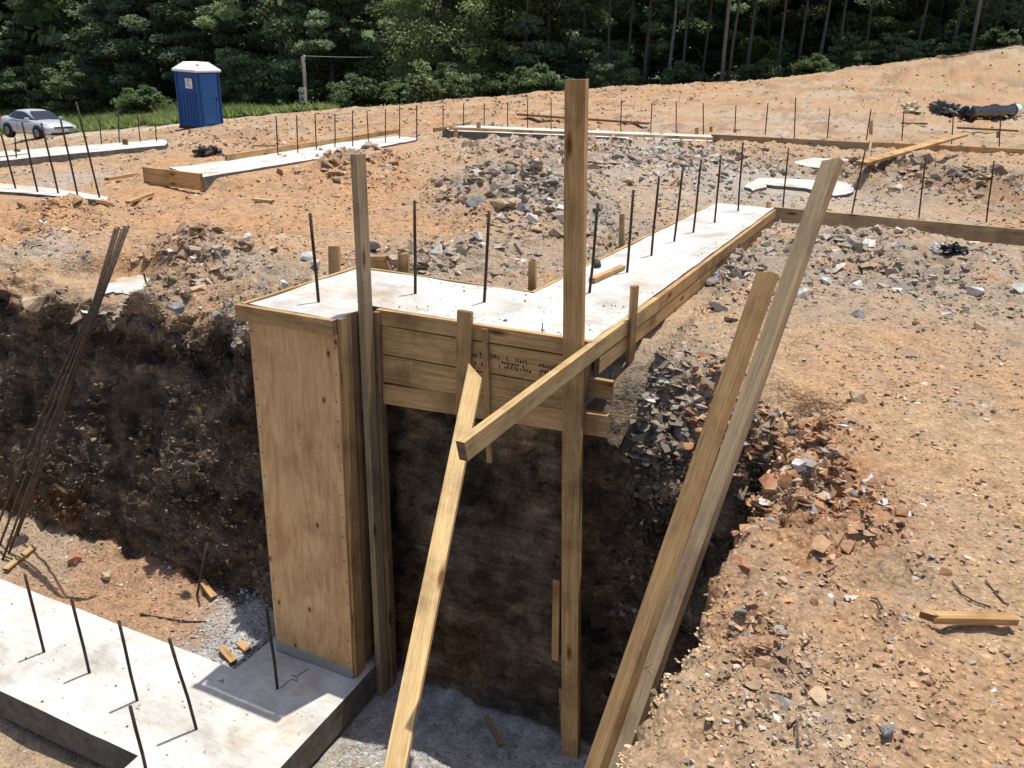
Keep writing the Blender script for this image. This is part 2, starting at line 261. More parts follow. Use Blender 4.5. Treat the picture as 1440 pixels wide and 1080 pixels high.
# soil patches and mounds: (image x, y, half width, half height, value) -> ellipse on the ground
def patch(px,py,hw,hh,z=.1):
    c=Z(px,py,z); e=Z(px+hw,py,z); a=Z(px,py-hh,z); b=Z(px,py+hh,z)
    return (c.x,c.y,(e-c).x,(e-c).y,(e-c).length,(a-b).length/2)
def gauss(u,v,P,wob=0.):
    cx,cy,ex,ey,rx,ry=P; L=math.hypot(ex,ey); ax,ay=ex/L,ey/L; du,dv=u-cx,v-cy
    a=(du*ax+dv*ay)/rx; b=(-du*ay+dv*ax)/ry
    return np.exp(-(a*a+b*b)*1.1)
C_TAN=(.465,.322,.195);C_OR=(.485,.280,.148);C_GR=(.32,.275,.22);C_LG=(.41,.39,.355);C_DK=(.100,.074,.053);C_RED=(.40,.19,.10);C_BR=(.27,.185,.12)
paint=[((900,235,170,38),C_LG,.95),((720,285,120,35),C_GR,1.),((620,375,150,38),C_GR,.95),((265,345,90,35),C_BR,.9),((330,362,40,9),C_LG,.9),((110,247,55,12),C_LG,.8),((45,330,50,13),C_LG,.7),
 ((1060,182,90,10),C_LG,.9),((1230,375,210,55),C_GR,.75),((1010,375,70,35),C_GR,.9),((1290,265,110,38),C_BR,.8),((60,388,110,25),C_GR,.6),((960,500,110,45),C_GR,.7),((1090,850,120,150),C_GR,.45),
 ((860,165,230,12),C_OR,.9),((1400,90,100,10),C_RED,.7),((1050,140,300,12),C_TAN,.6),((150,395,60,20),C_GR,.5),((420,200,140,18),C_OR,.5),((520,255,70,30),C_OR,.6),((60,300,70,20),C_OR,.6),((560,320,120,14),C_OR,.55),((260,400,60,10),C_OR,.8),
 ((1180,480,160,40),C_OR,.35),((1050,700,50,60),C_OR,.6),((1250,640,150,80),C_OR,.35),((1110,640,90,70),(.36,.175,.09),.95),((1010,800,40,90),(.44,.25,.13),.7),((380,250,200,60),C_OR,.6),((900,545,70,45),(.13,.11,.09),.9),((330,410,110,50),C_GR,.7),((850,330,70,60),C_GR,.7),((1420,250,30,30),C_GR,.8),((350,210,40,6),C_GR,.5),((780,230,80,18),C_BR,.6),((450,330,80,10),C_TAN,.5)]
paint=[(patch(*a),np.array(c),s) for a,c,s in paint]
mounds=[((720,290,95,28),.26),((800,245,150,26),.22),((265,350,90,28),.17),((470,238,90,18),.22),((1010,380,45,22),.10),((70,305,90,22),.16),((1290,270,100,26),.28),((930,208,100,14),.14),((1080,265,60,7),.10),
 ((1380,375,60,18),.06),((1230,345,90,14),.07),((380,178,180,9),.2),((560,165,90,8),.2),((840,137,110,6),.35),((620,388,120,22),.07),((140,225,200,8),.1)]
mounds=[(patch(*a),h) for a,h in mounds]
rough_p=[(patch(*a),s) for a,s in [((720,290,140,50),1.),((620,375,160,45),.9),((850,230,250,40),.9),((265,350,120,45),1.),((470,240,130,35),.9),((1000,380,80,40),1.),((80,300,130,40),.7),((1300,265,140,45),.9),((1230,370,230,50),.7),((60,390,150,35),.9),((330,440,110,80),.9),((950,540,180,70),1.2),((1090,640,110,120),1.3),((1080,900,150,200),.6),((300,190,300,18),.6),((850,350,80,60),.8),((1250,180,200,18),.4),((1250,870,150,120),.35)]]
footrects=[((-3.45,3.4),(-1.16,4.85)),((-2.1,3.8),(-1.12,9.7)),((-1.3,9.45),(3.5,9.72))]
def slabmask(u,v):
    m=np.zeros_like(u)
    for (a,b),(c,d) in footrects: m=np.maximum(m,sst(0,.12,np.minimum(np.minimum(u-a,c-u),np.minimum(v-b,d-v))+.06))
    return m
STR=[]   # far strips, filled below: (poly quad, z) keep soil below their tops
def near_strip(u,v,full=False):
    m=np.zeros_like(u); lm=np.full_like(u,9.)
    for a,b,hw,zl in STR:
        ax,ay=a;bx,by=b; L=math.hypot(bx-ax,by-ay); tx,ty=(bx-ax)/L,(by-ay)/L
        s=(u-ax)*tx+(v-ay)*ty; q=np.abs(-(u-ax)*ty+(v-ay)*tx); k=sst(hw+.25,hw+.05,q)*sst(-.3,0,s)*sst(L+.3,L,s); lm=np.where(k>m,zl,lm); m=np.maximum(m,k)
    return (m,lm) if full else m
def mid(a,b): return ((a.x+b.x)/2,(a.y+b.y)/2)
STR.append((mid(Z(0,257,.1),Z(0,268,.1)),mid(Z(150,277,.1),Z(140,281,.1)),.3,.07))
STR.append((mid(Z(0,213,-.1),Z(0,225,-.1)),mid(Z(230,196,-.1),Z(230,203,-.1)),.6,-.2))
STR.append((mid(Z(240,235,.3),Z(285,247,.3)),mid(Z(560,192,.3),Z(585,197,.3)),.62,.262))
STR.append((mid(Z(625,178,.3),Z(635,183,.3)),mid(Z(1000,192,.3),Z(1000,200,.3)),.9,.1))
_a,_b=mid(Z(118,400,-.2),Z(112,416,-.2)),mid(Z(258,388,-.2),Z(215,400,-.2)); STR.append(((_a[0],_a[1]-.27),(_b[0],_b[1]-.24),.36,-.22))
STR.append((mid(Z(1048,262,.2),Z(1050,255,.2)),mid(Z(1200,262,.2),Z(1200,268,.2)),.75,.15))
STR.append((mid(Z(1118,228,.2),Z(1118,230,.2)),mid(Z(1230,232,.2),Z(1230,234,.2)),1.0,.15))
def floorz(u,v):
    z=-2.42+.05*fbm(u*1.2,v*1.2,3.)
    left=sst(-3.25,-3.6,u)
    far=sst(3.15,3.3,v); bank=-2.20+.12*sst(3.35,4.05,v)*(.4+.6*sst(-3.9,-5.5,u))+.07*fbm(u*2.2,v*2.2,8.)
    z=z*(1-left*far)+bank*left*far
    z=z+.22*np.exp(-(((u+1.95)/.5)**2+((v-2.95)/.45)**2)) + .14*np.exp(-(RV-v)/.22)*(1-left)
    return z
RIMP=patch(1110,650,90,90)
def ground(u,v,det=True):
    """returns z, rough"""
    b=base(u,v); dist=np.hypot(u,v); r=np.full_like(u,.18)
    for P,s in rough_p: r=np.maximum(r,s*gauss(u,v,P))
    sm=slabmask(u,v); ns,nlim=near_strip(u,v,True)
    h=np.zeros_like(u)
    for P,a in mounds: h=h+a*gauss(u,v,P)
    h=h*(1+.9*fbm(u*1.4,v*1.4,1.,3)); near=sst(45,8,dist)
    n1=fbm(u*.9,v*.9,2.,4)*.10; n2=fbm(u*3.1,v*3.1,5.,5,.6)
    n3=np.abs(fbm(u*7.3,v*7.3,9.,4,.6))
    rr=np.clip(r,0,1)
    h=h+gauss(u,v,RIMP)*(fbm(u*5,v*5,71.,4,.6)*.10+np.abs(fbm(u*3,v*8,72.,3))*.06)+n1*(.25+.6*rr)*(1+dist*.03)+n2*(.014+.105*rr*near)+n3*(.006+.055*rr)*near
    far=sst(9,20,dist); h=h+far*(n2*.10+n3*.05)*sst(.2,.9,rr+.35)+sst(18,24,dist)*fbm(u*.12+v*.05,v*1.3-u*.18,33.,4,.6)*.10
    g=b+h
    k=np.maximum(sm,ns*.95); lim=np.where(sm>.01,.10,nlim); tgt=np.where(sm>.01,np.minimum(g,lim),lim); g=g*(1-k)+tgt*k
    return g,rr
def dpit(u,v): return np.minimum(RU-u,RV-v)
def terr(u,v):
    g,rr=ground(u,v); d=dpit(u,v); isv=(RV-v)<(RU-u)
    wob=.5+.8*(fbm(u*1.7,v*1.7,4.,3)+.3); sink=np.where(isv,sst(-.42,.0,d)*.42*wob,sst(-.10,0,d)*.06*wob)
    sink=sink*(1-.45*sst(-3.4,-3.9,u)*isv)*(1-near_strip(u,v)*(d>-1.5)); g=g-np.clip(sink,0,1); fr=np.clip(d/.1,0,1); inside=(d>0)
    fz=floorz(u,v); return np.where(inside,g+(fz-g)*fr,g),rr,d,isv
def axis(lo,dense0,dense1,hi,step,band0,band1,nb,g=1.022,gmax=1.6):
    a=list(np.arange(dense0,band0,step))+list(np.linspace(band0,band1,nb))+list(np.arange(band1+step,dense1,step))
    s=step;x=a[-1]
    while x<hi: s=min(s*g,gmax); x+=s; a.append(x)
    s=step;x=a[0];pre=[]
    while x>lo: s=min(s*g,gmax); x-=s; pre.append(x)
    return np.array(pre[::-1]+a)
US=axis(-75,-6.5,2.2,60,.026,RU-.1,RU,30); VS=axis(-6,1.2,6.5,95,.026,RV-.1,RV,104)
UU,VV=np.meshgrid(US,VS); shp=UU.shape; uu,vv=UU.ravel(),VV.ravel()
zz,rr,dd,isv=terr(uu,vv)
# ragged excavation faces
wgt=sst(-.45,-.05,dd)*sst(.35,.1,dd)
topf=sst(-2.35,-1.9,zz)
lowz=sst(-.35,-.75,zz); stri=fbm(uu*.9,zz*.5,7.,3,.5)*.08+fbm(uu*3.6,zz*.35,12.,3,.6)*.06+fbm(uu*5,zz*6,2.,4,.6)*(.085-.068*lowz)+fbm(uu*12,zz*18,3.,3,.65)*.032
stru=fbm(vv*1.3,zz*1.5,17.,4,.55)*.05+fbm(vv*7,zz*6,22.,4,.65)*.055+fbm(vv*19,zz*19,25.,3,.65)*.02
edge=np.where(isv,stri,stru)*wgt*(.3+.7*topf)
lim=np.where((uu>-3.5)&(uu<-1.2)&isv,np.where(zz>-2.2,1.,0),0.)
edge=np.where(lim>0,np.clip(edge,-.02,.2),edge)   # keep earth behind the form boards
shift=(.02+.33*sst(-2.1,-.3,zz))*sst(-3.45,-3.9,uu)*sst(1.1,.1,RV-vv)*sst(-1.4,-.1,RV-vv)
shiftu=(.09*sst(1.5,2.5,vv)-.02+.06*sst(3,3.6,vv))*sst(1.1,.1,RU-uu)*sst(-.9,-.05,RU-uu)*(vv<5)*sst(4.6,4.1,vv)
pu=uu+shiftu+np.where(isv,0,edge); pv=vv+np.where(isv,edge,0)+shift
jit=wgt*.03; pz=zz+fbm(pu*6,pv*6,zz*6,3,.6)*jit*2
# colour
col=np.tile(np.array(C_TAN),(len(uu),1))
k=sst(-.25,.35,fbm(uu*.55,vv*.55,1.,5,.6))[:,None]; k=k*(1+.2*(uu<-2.2)[:,None]); col=col*(1-k*.55)+np.array(C_OR)*k*.55
k=sst(-.08,.42,fbm(uu*.8,vv*.8,11.,5,.62))[:,None]*np.where(np.hypot(uu,vv)>6,1,.6)[:,None]; col=col*(1-k*.62)+np.array(C_GR)*k*.62
for P,c,s in paint:
    k=np.clip(gauss(uu,vv,P)*1.5,0,1)*s; k=k*np.clip(1+1.1*fbm(uu*1.9,vv*1.9,6.,5,.62),0,1.2); k=np.clip(k,0,1)[:,None]; col=col*(1-k)+c*k
fs=sst(17,22,np.hypot(uu,vv))[:,None]; k=sst(-.1,.45,fbm(uu*.10+vv*.04,vv*.9-uu*.15,41.,5,.6))[:,None]*fs; col=col*(1-k*.65)+np.array((.49,.275,.15))*k*.6
k=sst(.0,.4,fbm(uu*.14,vv*1.1-uu*.2,51.,5,.65))[:,None]*fs; col=col*(1-k*.6)+np.array((.46,.40,.30))*k*.6
k=sst(.12,.45,fbm(uu*.5,vv*2.4-uu*.5,61.,5,.65))[:,None]*fs; col=col*(1-k*.6)+np.array((.25,.18,.12))*k*.6
# meadow and woodland floor
px,py,dz=proj(np.stack([pu,pv,pz],-1)); dist=np.hypot(uu,vv)
def side(a,b): return (b[0]-a[0])*(vv-a[1])-(b[1]-a[1])*(uu-a[0])
ga=D(-400,235,42);gb=D(20,196,51);gc=D(100,186,44);gd=D(230,180,37);ge=D(400,165,37);gf=D(560,154,40)
def beyond(line):
    best=np.full(len(uu),-1e9); us=[p.x for p in line]
    yline=np.interp(uu,[p.x for p in line],[p.y for p in line]); return vv-yline
gl=beyond([ga,gb,gc,gd,ge,gf,D(800,131,39.5),D(1200,96,39.5),D(1500,65,39.5)])
gr=sst(-.6,.8,gl+1.2*fbm(uu*.5,vv*.5,3.))[:,None]
gcol=np.where((uu<gf.x-1)[:,None],np.array((.085,.135,.035)),np.array((.05,.05,.03)))*(1+.5*fbm(uu*.9,vv*.9,4.,3))[:,None]
col=col*(1-gr)+gcol*gr
# packed pale track beside the grass
tk=(sst(.9,.3,np.abs(gl+.9))*(uu<-15))[:,None]; col=col*(1-tk*.8)+np.array((.55,.47,.36))*tk*.8
# pit: dark damp cut, gravel and clay on its floor
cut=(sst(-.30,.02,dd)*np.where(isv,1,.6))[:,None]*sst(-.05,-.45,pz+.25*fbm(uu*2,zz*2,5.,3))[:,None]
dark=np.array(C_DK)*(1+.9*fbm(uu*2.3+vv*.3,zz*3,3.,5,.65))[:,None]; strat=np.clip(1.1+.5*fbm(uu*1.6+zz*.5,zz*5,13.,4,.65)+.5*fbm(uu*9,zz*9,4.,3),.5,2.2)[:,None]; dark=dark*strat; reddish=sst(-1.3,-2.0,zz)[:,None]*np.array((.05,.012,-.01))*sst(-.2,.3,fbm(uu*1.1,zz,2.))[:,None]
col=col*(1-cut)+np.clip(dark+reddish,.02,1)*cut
fl=sst(.09,.13,dd)[:,None]; gv=np.array((.44,.43,.41))*(1+.35*fbm(uu*9,vv*9,3.,3))[:,None]
clay=np.array((.41,.255,.155)); tanf=np.array((.42,.31,.21))
kk=sst(-4.3,-3.5,uu+.35*fbm(uu*3,vv*3,1.))[:,None]; farb=sst(3.1,3.25,vv)[:,None]; lf=sst(-3.3,-3.5,uu)[:,None]
k2=sst(-5.8,-5.2,uu+.3*fbm(uu*2,vv*2,6.))[:,None]
pcol=tanf*(1-k2)+clay*k2; pcol=pcol*(1-kk)+gv*kk; pcol=np.where((vv<2.9)[:,None]&(uu<-3.3)[:,None],tanf*.95,pcol)
k3=np.exp(-(((uu+2.35)/.3)**2+((vv-3.0)/.4)**2))[:,None]; pcol=pcol*(1-k3*.7)+tanf*k3*.7
pcol=pcol*(1-.75*sst(3.86,4.0,vv+.12*fbm(uu*4,vv*4,2.,3))[:,None]*(uu<-3.4)[:,None])  # wall's shadow on the left bank put into the soil colour
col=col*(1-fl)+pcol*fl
col=np.clip(col,.01,.9)
def bigmesh(name,verts,faces,m,col=None,smooth=False,nside=4):
    me=bpy.data.meshes.new(name); nv=len(verts); nf=len(faces)
    me.vertices.add(nv); me.vertices.foreach_set('co',np.ascontiguousarray(verts,dtype=np.float32).ravel())
    me.loops.add(nf*nside); me.loops.foreach_set('vertex_index',np.ascontiguousarray(faces,dtype=np.int32).ravel())
    me.polygons.add(nf); me.polygons.foreach_set('loop_start',np.arange(0,nf*nside,nside,dtype=np.int32)); me.polygons.foreach_set('loop_total',np.full(nf,nside,dtype=np.int32))
    me.update(calc_edges=True)
    me.polygons.foreach_set('use_smooth',np.full(nf,bool(smooth)))
    if col is not None:
        a=me.color_attributes.new('Col','FLOAT_COLOR','POINT'); c=np.ones((nv,4),dtype=np.float32); c[:,:3]=col; a.data.foreach_set('color',c.ravel())
    me.materials.append(m); o=bpy.data.objects.new(name,me); COL.objects.link(o); return o
nr,nc=shp; idx=np.arange(nr*nc).reshape(shp); fa=np.stack([idx[:-1,:-1],idx[:-1,1:],idx[1:,1:],idx[1:,:-1]],-1).reshape(-1,4)
gpos=np.stack([pu,pv,pz],-1)
g=bigmesh('ground',gpos,fa,MAT['soil'],col,smooth=True); tag(g,kind='structure')
def hgt(u,v):
    return float(terr(np.array([float(u)]),np.array([float(v)]))[0][0])
def onG(px,py,it=5):
    """point of the terrain seen at an image position of the photograph"""
    r=ray(px,py); t=np.linspace(1.2,75,6000); P=r[None]*t[:,None]; z=CAMZ+P[:,2]; h=terr(P[:,0].copy(),P[:,1].copy())[0]; i=np.argmax(z<h)
    return Vector((P[i,0],P[i,1],float(h[i])))
# ------------------------------------------------------------------ loose stones (uncountable)
def hullproto(n,flat,seed):
    r=random.Random(seed); bm=bmesh.new()
    for i in range(n):
        v=Vector((r.gauss(0,1),r.gauss(0,1),r.gauss(0,1))).normalized()*r.uniform(.75,1); bm.verts.new((v.x,v.y*r.uniform(.7,1),v.z*flat))
    res=bmesh.ops.convex_hull(bm,input=bm.verts); bmesh.ops.delete(bm,geom=[e for e in res['geom_interior'] if isinstance(e,bmesh.types.BMVert)],context='VERTS'); bmesh.ops.triangulate(bm,faces=bm.faces)
    bm.verts.index_update(); a=np.array([v.co[:] for v in bm.verts]); f=np.array([[v.index for v in q.verts] for q in bm.faces]); bm.free(); return a,f
protos=[hullproto(8+i%4,.24+.12*(i%5),i) for i in range(12)]
def scatter(name,P,S,C,label,cat,tilt=.5):
    vs=[];fs=[];cs=[];off=0; which=rng.integers(0,12,len(P))
    for k in range(12):
        m=which==k; a,f=protos[k]; n=m.sum()
        if not n: continue
        th=rng.uniform(0,2*np.pi,n); tx,ty=rng.normal(0,tilt,(2,n)); ct,st=np.cos(th),np.sin(th)
        Rz=np.zeros((n,3,3)); Rz[:,0,0]=ct;Rz[:,0,1]=-st;Rz[:,1,0]=st;Rz[:,1,1]=ct;Rz[:,2,2]=1
        Rx=np.zeros((n,3,3)); Rx[:,0,0]=1;Rx[:,1,1]=np.cos(tx);Rx[:,1,2]=-np.sin(tx);Rx[:,2,1]=np.sin(tx);Rx[:,2,2]=np.cos(tx)
        Q=np.einsum('nij,njk,vk->nvi',Rx,Rz,a)*S[m][:,None,None]+P[m][:,None,:]
        vs.append(Q.reshape(-1,3)); fs.append((f[None]+(np.arange(n)*len(a))[:,None,None]+off).reshape(-1,3)); cs.append(np.repeat(C[m],len(a),0)); off+=n*len(a)
    o=bigmesh(name,np.concatenate(vs),np.concatenate(fs),MAT['stone'],np.concatenate(cs),nside=3); tag(o,label,cat,kind='stuff'); return o
gp=gpos.reshape(nr,nc,3); e1=np.zeros((nr,nc,3));e2=np.zeros((nr,nc,3)); e1[:,:-1]=gp[:,1:]-gp[:,:-1]; e2[:-1]=gp[1:]-gp[:-1]
area=np.linalg.norm(np.cross(e1,e2),axis=-1).ravel(); e1=e1.reshape(-1,3); e2=e2.reshape(-1,3)
infr=(px>-80)&(px<1520)&(py>60)&(py<1180)&(dz>.8)
sm=slabmask(uu,vv); foot2=((uu<-2.5)&(vv<3.34)&(vv>2.4)&(dd>.1))|((uu<-2.5)&(uu>-3.5)&(dd>.1)&(vv<4.0))
isfloor=(dd>.1); wallm=(dd>-.02)&(dd<=.1)
wt=area/np.maximum(dist,1.5)**1.9*infr*(gl<-1)*(1-np.clip(sm*1.5,0,1))*(1-.93*near_strip(uu,vv))*(~foot2)
wt*=np.where(isfloor,np.where((uu>-4.2),1.3,.5),np.where(wallm,.45,np.where(dist<7,.055,.045)+rr*1.1))*sst(-.45,.25,fbm(uu*1.3,vv*1.3,31.,3)+.3*rr)*(1-.85*sst(20,24,dist)*(uu>-7))
def pick(n,boost=None):
    W=wt if boost is None else wt*boost; i=rng.choice(len(W),n,p=W/W.sum()); r1,r2=rng.random((2,n,1)); return i,gpos[i]+e1[i]*r1+e2[i]*r2
n=64000; i,P=pick(n); dI=dist[i]
S=(.0015*dI+.0025)*(1-rng.random(n))**(-1/2.3); S=np.clip(S,0,np.where(rr[i]>.5,.010*dI+.02,(.011+.0026*dI))); S=np.minimum(S,.10); S=np.where(isfloor[i],np.clip(S,.006,.022),S); S=np.where(wallm[i],np.clip(S,.006,.03),S)
P[:,2]+=S*.05
base_c=col[i]; tone=rng.random((n,1)); gray=np.array((.36,.345,.325)); C=base_c*(.72+.5*rng.random((n,1)))
C=np.where(tone>.84,gray*np.array((1.05,1.,.93))*(.5+.9*rng.random((n,1))),C); C=np.where(tone>.975,np.array((.60,.56,.50))*(.8+.3*rng.random((n,1))),C); C=np.where((tone<.06),np.array((.46,.27,.15)),C)
C=np.where(wallm[i][:,None],base_c*(.7+1.1*rng.random((n,1))),C); C=np.where((isfloor[i]&(uu[i]>-4.))[:,None],np.array((.42,.415,.40))*(.55+.7*rng.random((n,1))),C)
scatter('loose_stones',P,S,np.clip(C,.02,.8),'countless loose stones and clods strewn over the graded dirt','stones')
n=9000; i,P=pick(n,wallm*(dd>0)*(uu<-.4)); S=np.clip(.006*(1-rng.random(n))**(-1/2.4),.005,.035); P[:,1]-=S*.3*isv[i]
C=col[i]*(.6+.9*rng.random((n,1)))*1.2; C=np.where(rng.random((n,1))>.93,np.array((.30,.27,.23))*(.6+.7*rng.random((n,1))),C)
scatter('wall_crumbs',P,S,np.clip(C,.015,.6),'dark crumbs and stone chips stuck in the cut faces of the pit','crumbs',1.2)
# slabs of broken slate in the rubble heaps
heap=np.zeros_like(uu)
for a,s in [((720,290,85,26),1.),((630,375,120,28),.55),((800,245,110,22),.4),((265,350,90,28),.5),((1005,378,40,22),1.1),((480,240,60,16),.7),((310,450,60,40),.45),((60,395,60,20),.6),((950,535,90,30),.9),((1200,370,140,35),.3),((1290,270,100,26),.5),((900,230,130,24),.35),((1100,610,90,50),.9),((1060,720,45,70),.55),((890,540,50,30),1.),((720,300,40,14),1.2)]:
    heap=np.maximum(heap,s*gauss(uu,vv,patch(*a)))
n=5500; i,P=pick(n,(heap*np.clip(1+1.3*fbm(uu*1.6,vv*1.6,81.,3),.1,2.2)+.02*rr)**1.3*(dd<.01)*(pz>-.45)); S=np.clip(.0050*dist[i]*(1-rng.random(n))**(-1/2.0),.009,np.minimum(.15,.0135*dist[i])); P[:,2]+=S*.02
C=np.where(rng.random((n,1))>.5,np.array((.29,.265,.235))*(.5+.8*rng.random((n,1))),np.array((.42,.325,.23))*(.6+.6*rng.random((n,1)))); C=.5*col[i]+.5*C; rim=((uu[i]>-.9)&(dist[i]<6))[:,None]; C=np.where(rim&(rng.random((n,1))>.25),np.array((.42,.23,.12))*(.45+.9*rng.random((n,1))),C); C=np.where(rng.random((n,1))>.95,np.array((.55,.52,.47)),C)
scatter('rubble',P,S,np.clip(C,.03,.8),'broken slabs of grey slate and clods heaped between the footings','rubble',.6)
# ------------------------------------------------------------------ lumber
ORD='first second third fourth fifth sixth seventh eighth ninth tenth eleventh twelfth thirteenth fourteenth fifteenth sixteenth'.split()
def beam_mb(L,w,t,enda=None,endb=None,bow=.0,seed=0,seg=10,taper=0.):
    """board along +x, width along y, thickness along z; enda/endb push the end edges in by (y-, y+) metres"""
    r=random.Random(seed); m=MB(); ea=enda or (0,0); eb=endb or (0,0); off=r.uniform(0,40); st=[]
    b1=r.uniform(-1,1)*bow; b2=r.uniform(-1,1)*bow
    for i in range(seg+1):
        s=i/seg; row=[]
        for (y,z) in ((-w/2,-t/2),(w/2,-t/2),(w/2,t/2),(-w/2,t/2)):
            x=s*L; k=0 if y<0 else 1
            if i==0: x+=ea[k]
            if i==seg: x-=eb[k]
            sc=1-taper*(i==seg)
            row.append((x,y*sc+b1*math.sin(math.pi*s)*.5+b2*math.sin(2*math.pi*s)*.2,z+b2*math.sin(math.pi*s)))
        st.append(row)
    ys=(0,w,w+t,2*w+t,2*w+2*t)
    for i in range(seg):
        for k in range(4):
            k2=(k+1)%4; a,b,c,d=st[i][k],st[i][k2],st[i+1][k2],st[i+1][k]
            m.face([a,b,c,d],[(a[0]+off,ys[k]),(b[0]+off,ys[k+1]),(c[0]+off,ys[k+1]),(d[0]+off,ys[k])])
    m.face([st[0][k] for k in (3,2,1,0)],[(0,0),(0,w),(t,w),(t,0)],1); m.face(st[-1],[(0,0),(0,w),(t,w),(t,0)],1)
    return m
def lumber(name,A,B,w,t,nv,mt='lumber',label=None,cat=None,group=None,parent=None,bev=.0025,**k):
    A=Vector(A);B=Vector(B); L=(B-A).length; x=(B-A).normalized(); z=Vector(nv); z=(z-x*z.dot(x)).normalized(); y=z.cross(x)
    o=beam_mb(L,w,t,**k).build(name,[MAT[mt],MAT['endgrain']],parent,bev)
    # weld so the bevel follows the edges
    bm=bmesh.new(); bm.from_mesh(o.data); bmesh.ops.remove_doubles(bm,verts=bm.verts,dist=1e-5); bm.to_mesh(o.data); bm.free()
    Mx=Matrix.Identity(4)
    for i in range(3): Mx[i][0]=x[i];Mx[i][1]=y[i];Mx[i][2]=z[i];Mx[i][3]=A[i]
    o.matrix_world=Mx
    if label: tag(o,label,cat or 'board',group)
    return o
FR=(0,-1,0)
def prism(name,poly,z0,z1,mt,label,cat,rough=0.,parent=None,group=None,step=.06):
    """flat pour with a slightly uneven top: poly is counter-clockwise"""
    bm=bmesh.new(); vs=[bm.verts.new((p[0],p[1],z1)) for p in poly]; f=bm.faces.new(vs)
    ex=bmesh.ops.extrude_face_region(bm,geom=[f]); nv=[v for v in ex['geom'] if isinstance(v,bmesh.types.BMVert)]
    for v in nv: v.co.z=z0
    bmesh.ops.recalc_face_normals(bm,faces=bm.faces)
    if rough:
        bmesh.ops.triangulate(bm,faces=bm.faces)
        for _ in range(7):
            ee=[e for e in bm.edges if e.calc_length()>step*1.6 and min(v.co.z for v in e.verts)>z1-.3]
            if not ee: break
            bmesh.ops.subdivide_edges(bm,edges=ee,cuts=1); bmesh.ops.triangulate(bm,faces=[q for q in bm.faces if len(q.verts)>3])
        P=np.array([v.co[:] for v in bm.verts]); nz=fbm(P[:,0]*3,P[:,1]*3,4.,4)*rough
        for v,q in zip(bm.verts,nz):
            if v.co.z>z1-1e-4: v.co.z+=q
    c=(poly[0][0],poly[0][1],z1)
    for v in bm.verts: v.co-=Vector(c)
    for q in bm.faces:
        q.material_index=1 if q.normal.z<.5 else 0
    me=bpy.data.meshes.new(name); bm.to_mesh(me); bm.free(); me.materials.append(MAT[mt]); me.materials.append(MAT['concrete_side']); o=bpy.data.objects.new(name,me); COL.objects.link(o); o.location=c
    if parent: o.parent=parent
    if label: tag(o,label,cat,group)
    return o
S=.293
def skew(v): return (v-3.9)*.026      # the long arm is set out slightly off square
# upper footing: one pour
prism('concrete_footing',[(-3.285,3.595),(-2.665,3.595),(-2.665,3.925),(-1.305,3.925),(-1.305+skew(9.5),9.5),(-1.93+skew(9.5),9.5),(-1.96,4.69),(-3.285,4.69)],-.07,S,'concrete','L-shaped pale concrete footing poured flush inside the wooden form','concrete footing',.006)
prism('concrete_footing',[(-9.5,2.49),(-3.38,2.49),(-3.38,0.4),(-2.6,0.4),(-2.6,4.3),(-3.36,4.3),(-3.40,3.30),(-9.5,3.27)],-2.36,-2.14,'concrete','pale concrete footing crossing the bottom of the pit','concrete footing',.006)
# formwork ---------------------------------------------------------
fk=empty('wooden_formwork',(-2.66,3.58,-2.14)); tag(fk,'wooden form of boards around the L-shaped footing, with tall plywood face at its end','formwork')
def part(name,A,B,w,t,nv,mt='lumber',**k):
    o=lumber(name,A,B,w,t,nv,mt,**k); mw=o.matrix_world.copy(); o.parent=fk; o.matrix_parent_inverse=Matrix.Translation(-Vector(fk.location)); o.matrix_basis=mw; return o
# plywood face (long axis vertical)
m=MB(); Hh=2.335
u0,u1=-3.275,-2.655
vs=[(u0,3.568,-2.125),(u1,3.568,-2.15),(u1,3.568,.205),(u0,3.568,.205),(u0,3.588,-2.125),(u1,3.588,-2.15),(u1,3.588,.205),(u0,3.588,.205)]
fs=[(0,1,2,3),(1,5,6,2),(4,0,3,7),(3,2,6,7),(5,4,7,6)]
m.mesh(vs,fs,0,False,[[(vs[k][2]+vs[k][1]*9,vs[k][0]) for k in f] for f in fs])
pl=m.build('plywood_panel',MAT['plywood'],None,.0015); pl.parent=fk; pl.matrix_parent_inverse=Matrix.Translation(-Vector(fk.location))
# nail heads down both edges
nm=MB()
for k in range(15):
    for uu_ in (u0+.02+random.uniform(-.006,.006),u1-.02+random.uniform(-.006,.006)):
        z=-2.0+k*.152+random.uniform(-.02,.02); nm=MB(); nm.tube([(uu_,3.571,z),(uu_,3.5655,z)],.0045,6); nm.build('nail',MAT['rebar'],pl)
# column of lumber closing the right side of the box
part('side_board',(-2.652,3.638,-2.15),(-2.652,3.638,.297),.10,.022,(1,0,0),'lumber',seed=4,bow=.002)
part('side_board',(-2.664,3.745,-2.10),(-2.664,3.745,.29),.105,.022,(1,0,0),'lumber_dark',seed=5,bow=.002)
part('side_board',(-2.672,3.85,-2.05),(-2.672,3.85,.285),.09,.022,(1,0,0),'lumber_dark',seed=6)
part('cap_board',(-3.335,3.548,.252),(-2.652,3.548,.256),.092,.036,FR,'lumber',seed=7)
part('cap_board',(-3.312,3.572,.255),(-3.30,4.72,.255),.09,.024,(-1,0,0),'lumber',seed=8)
part('side_panel',(-3.299,3.60,-.95),(-3.299,4.65,-.95),2.28,.018,(-1,0,0),'lumber_dark',seed=9)
part('cap_board',(-3.30,4.708,.255),(-1.98,4.708,.252),.09,.026,(0,1,0),'lumber',seed=10)
part('cap_board',(-1.975,4.705,.252),(-1.945+skew(9.4),9.42,.252),.09,.026,(-1,0,0),'lumber',seed=11,bow=.008)
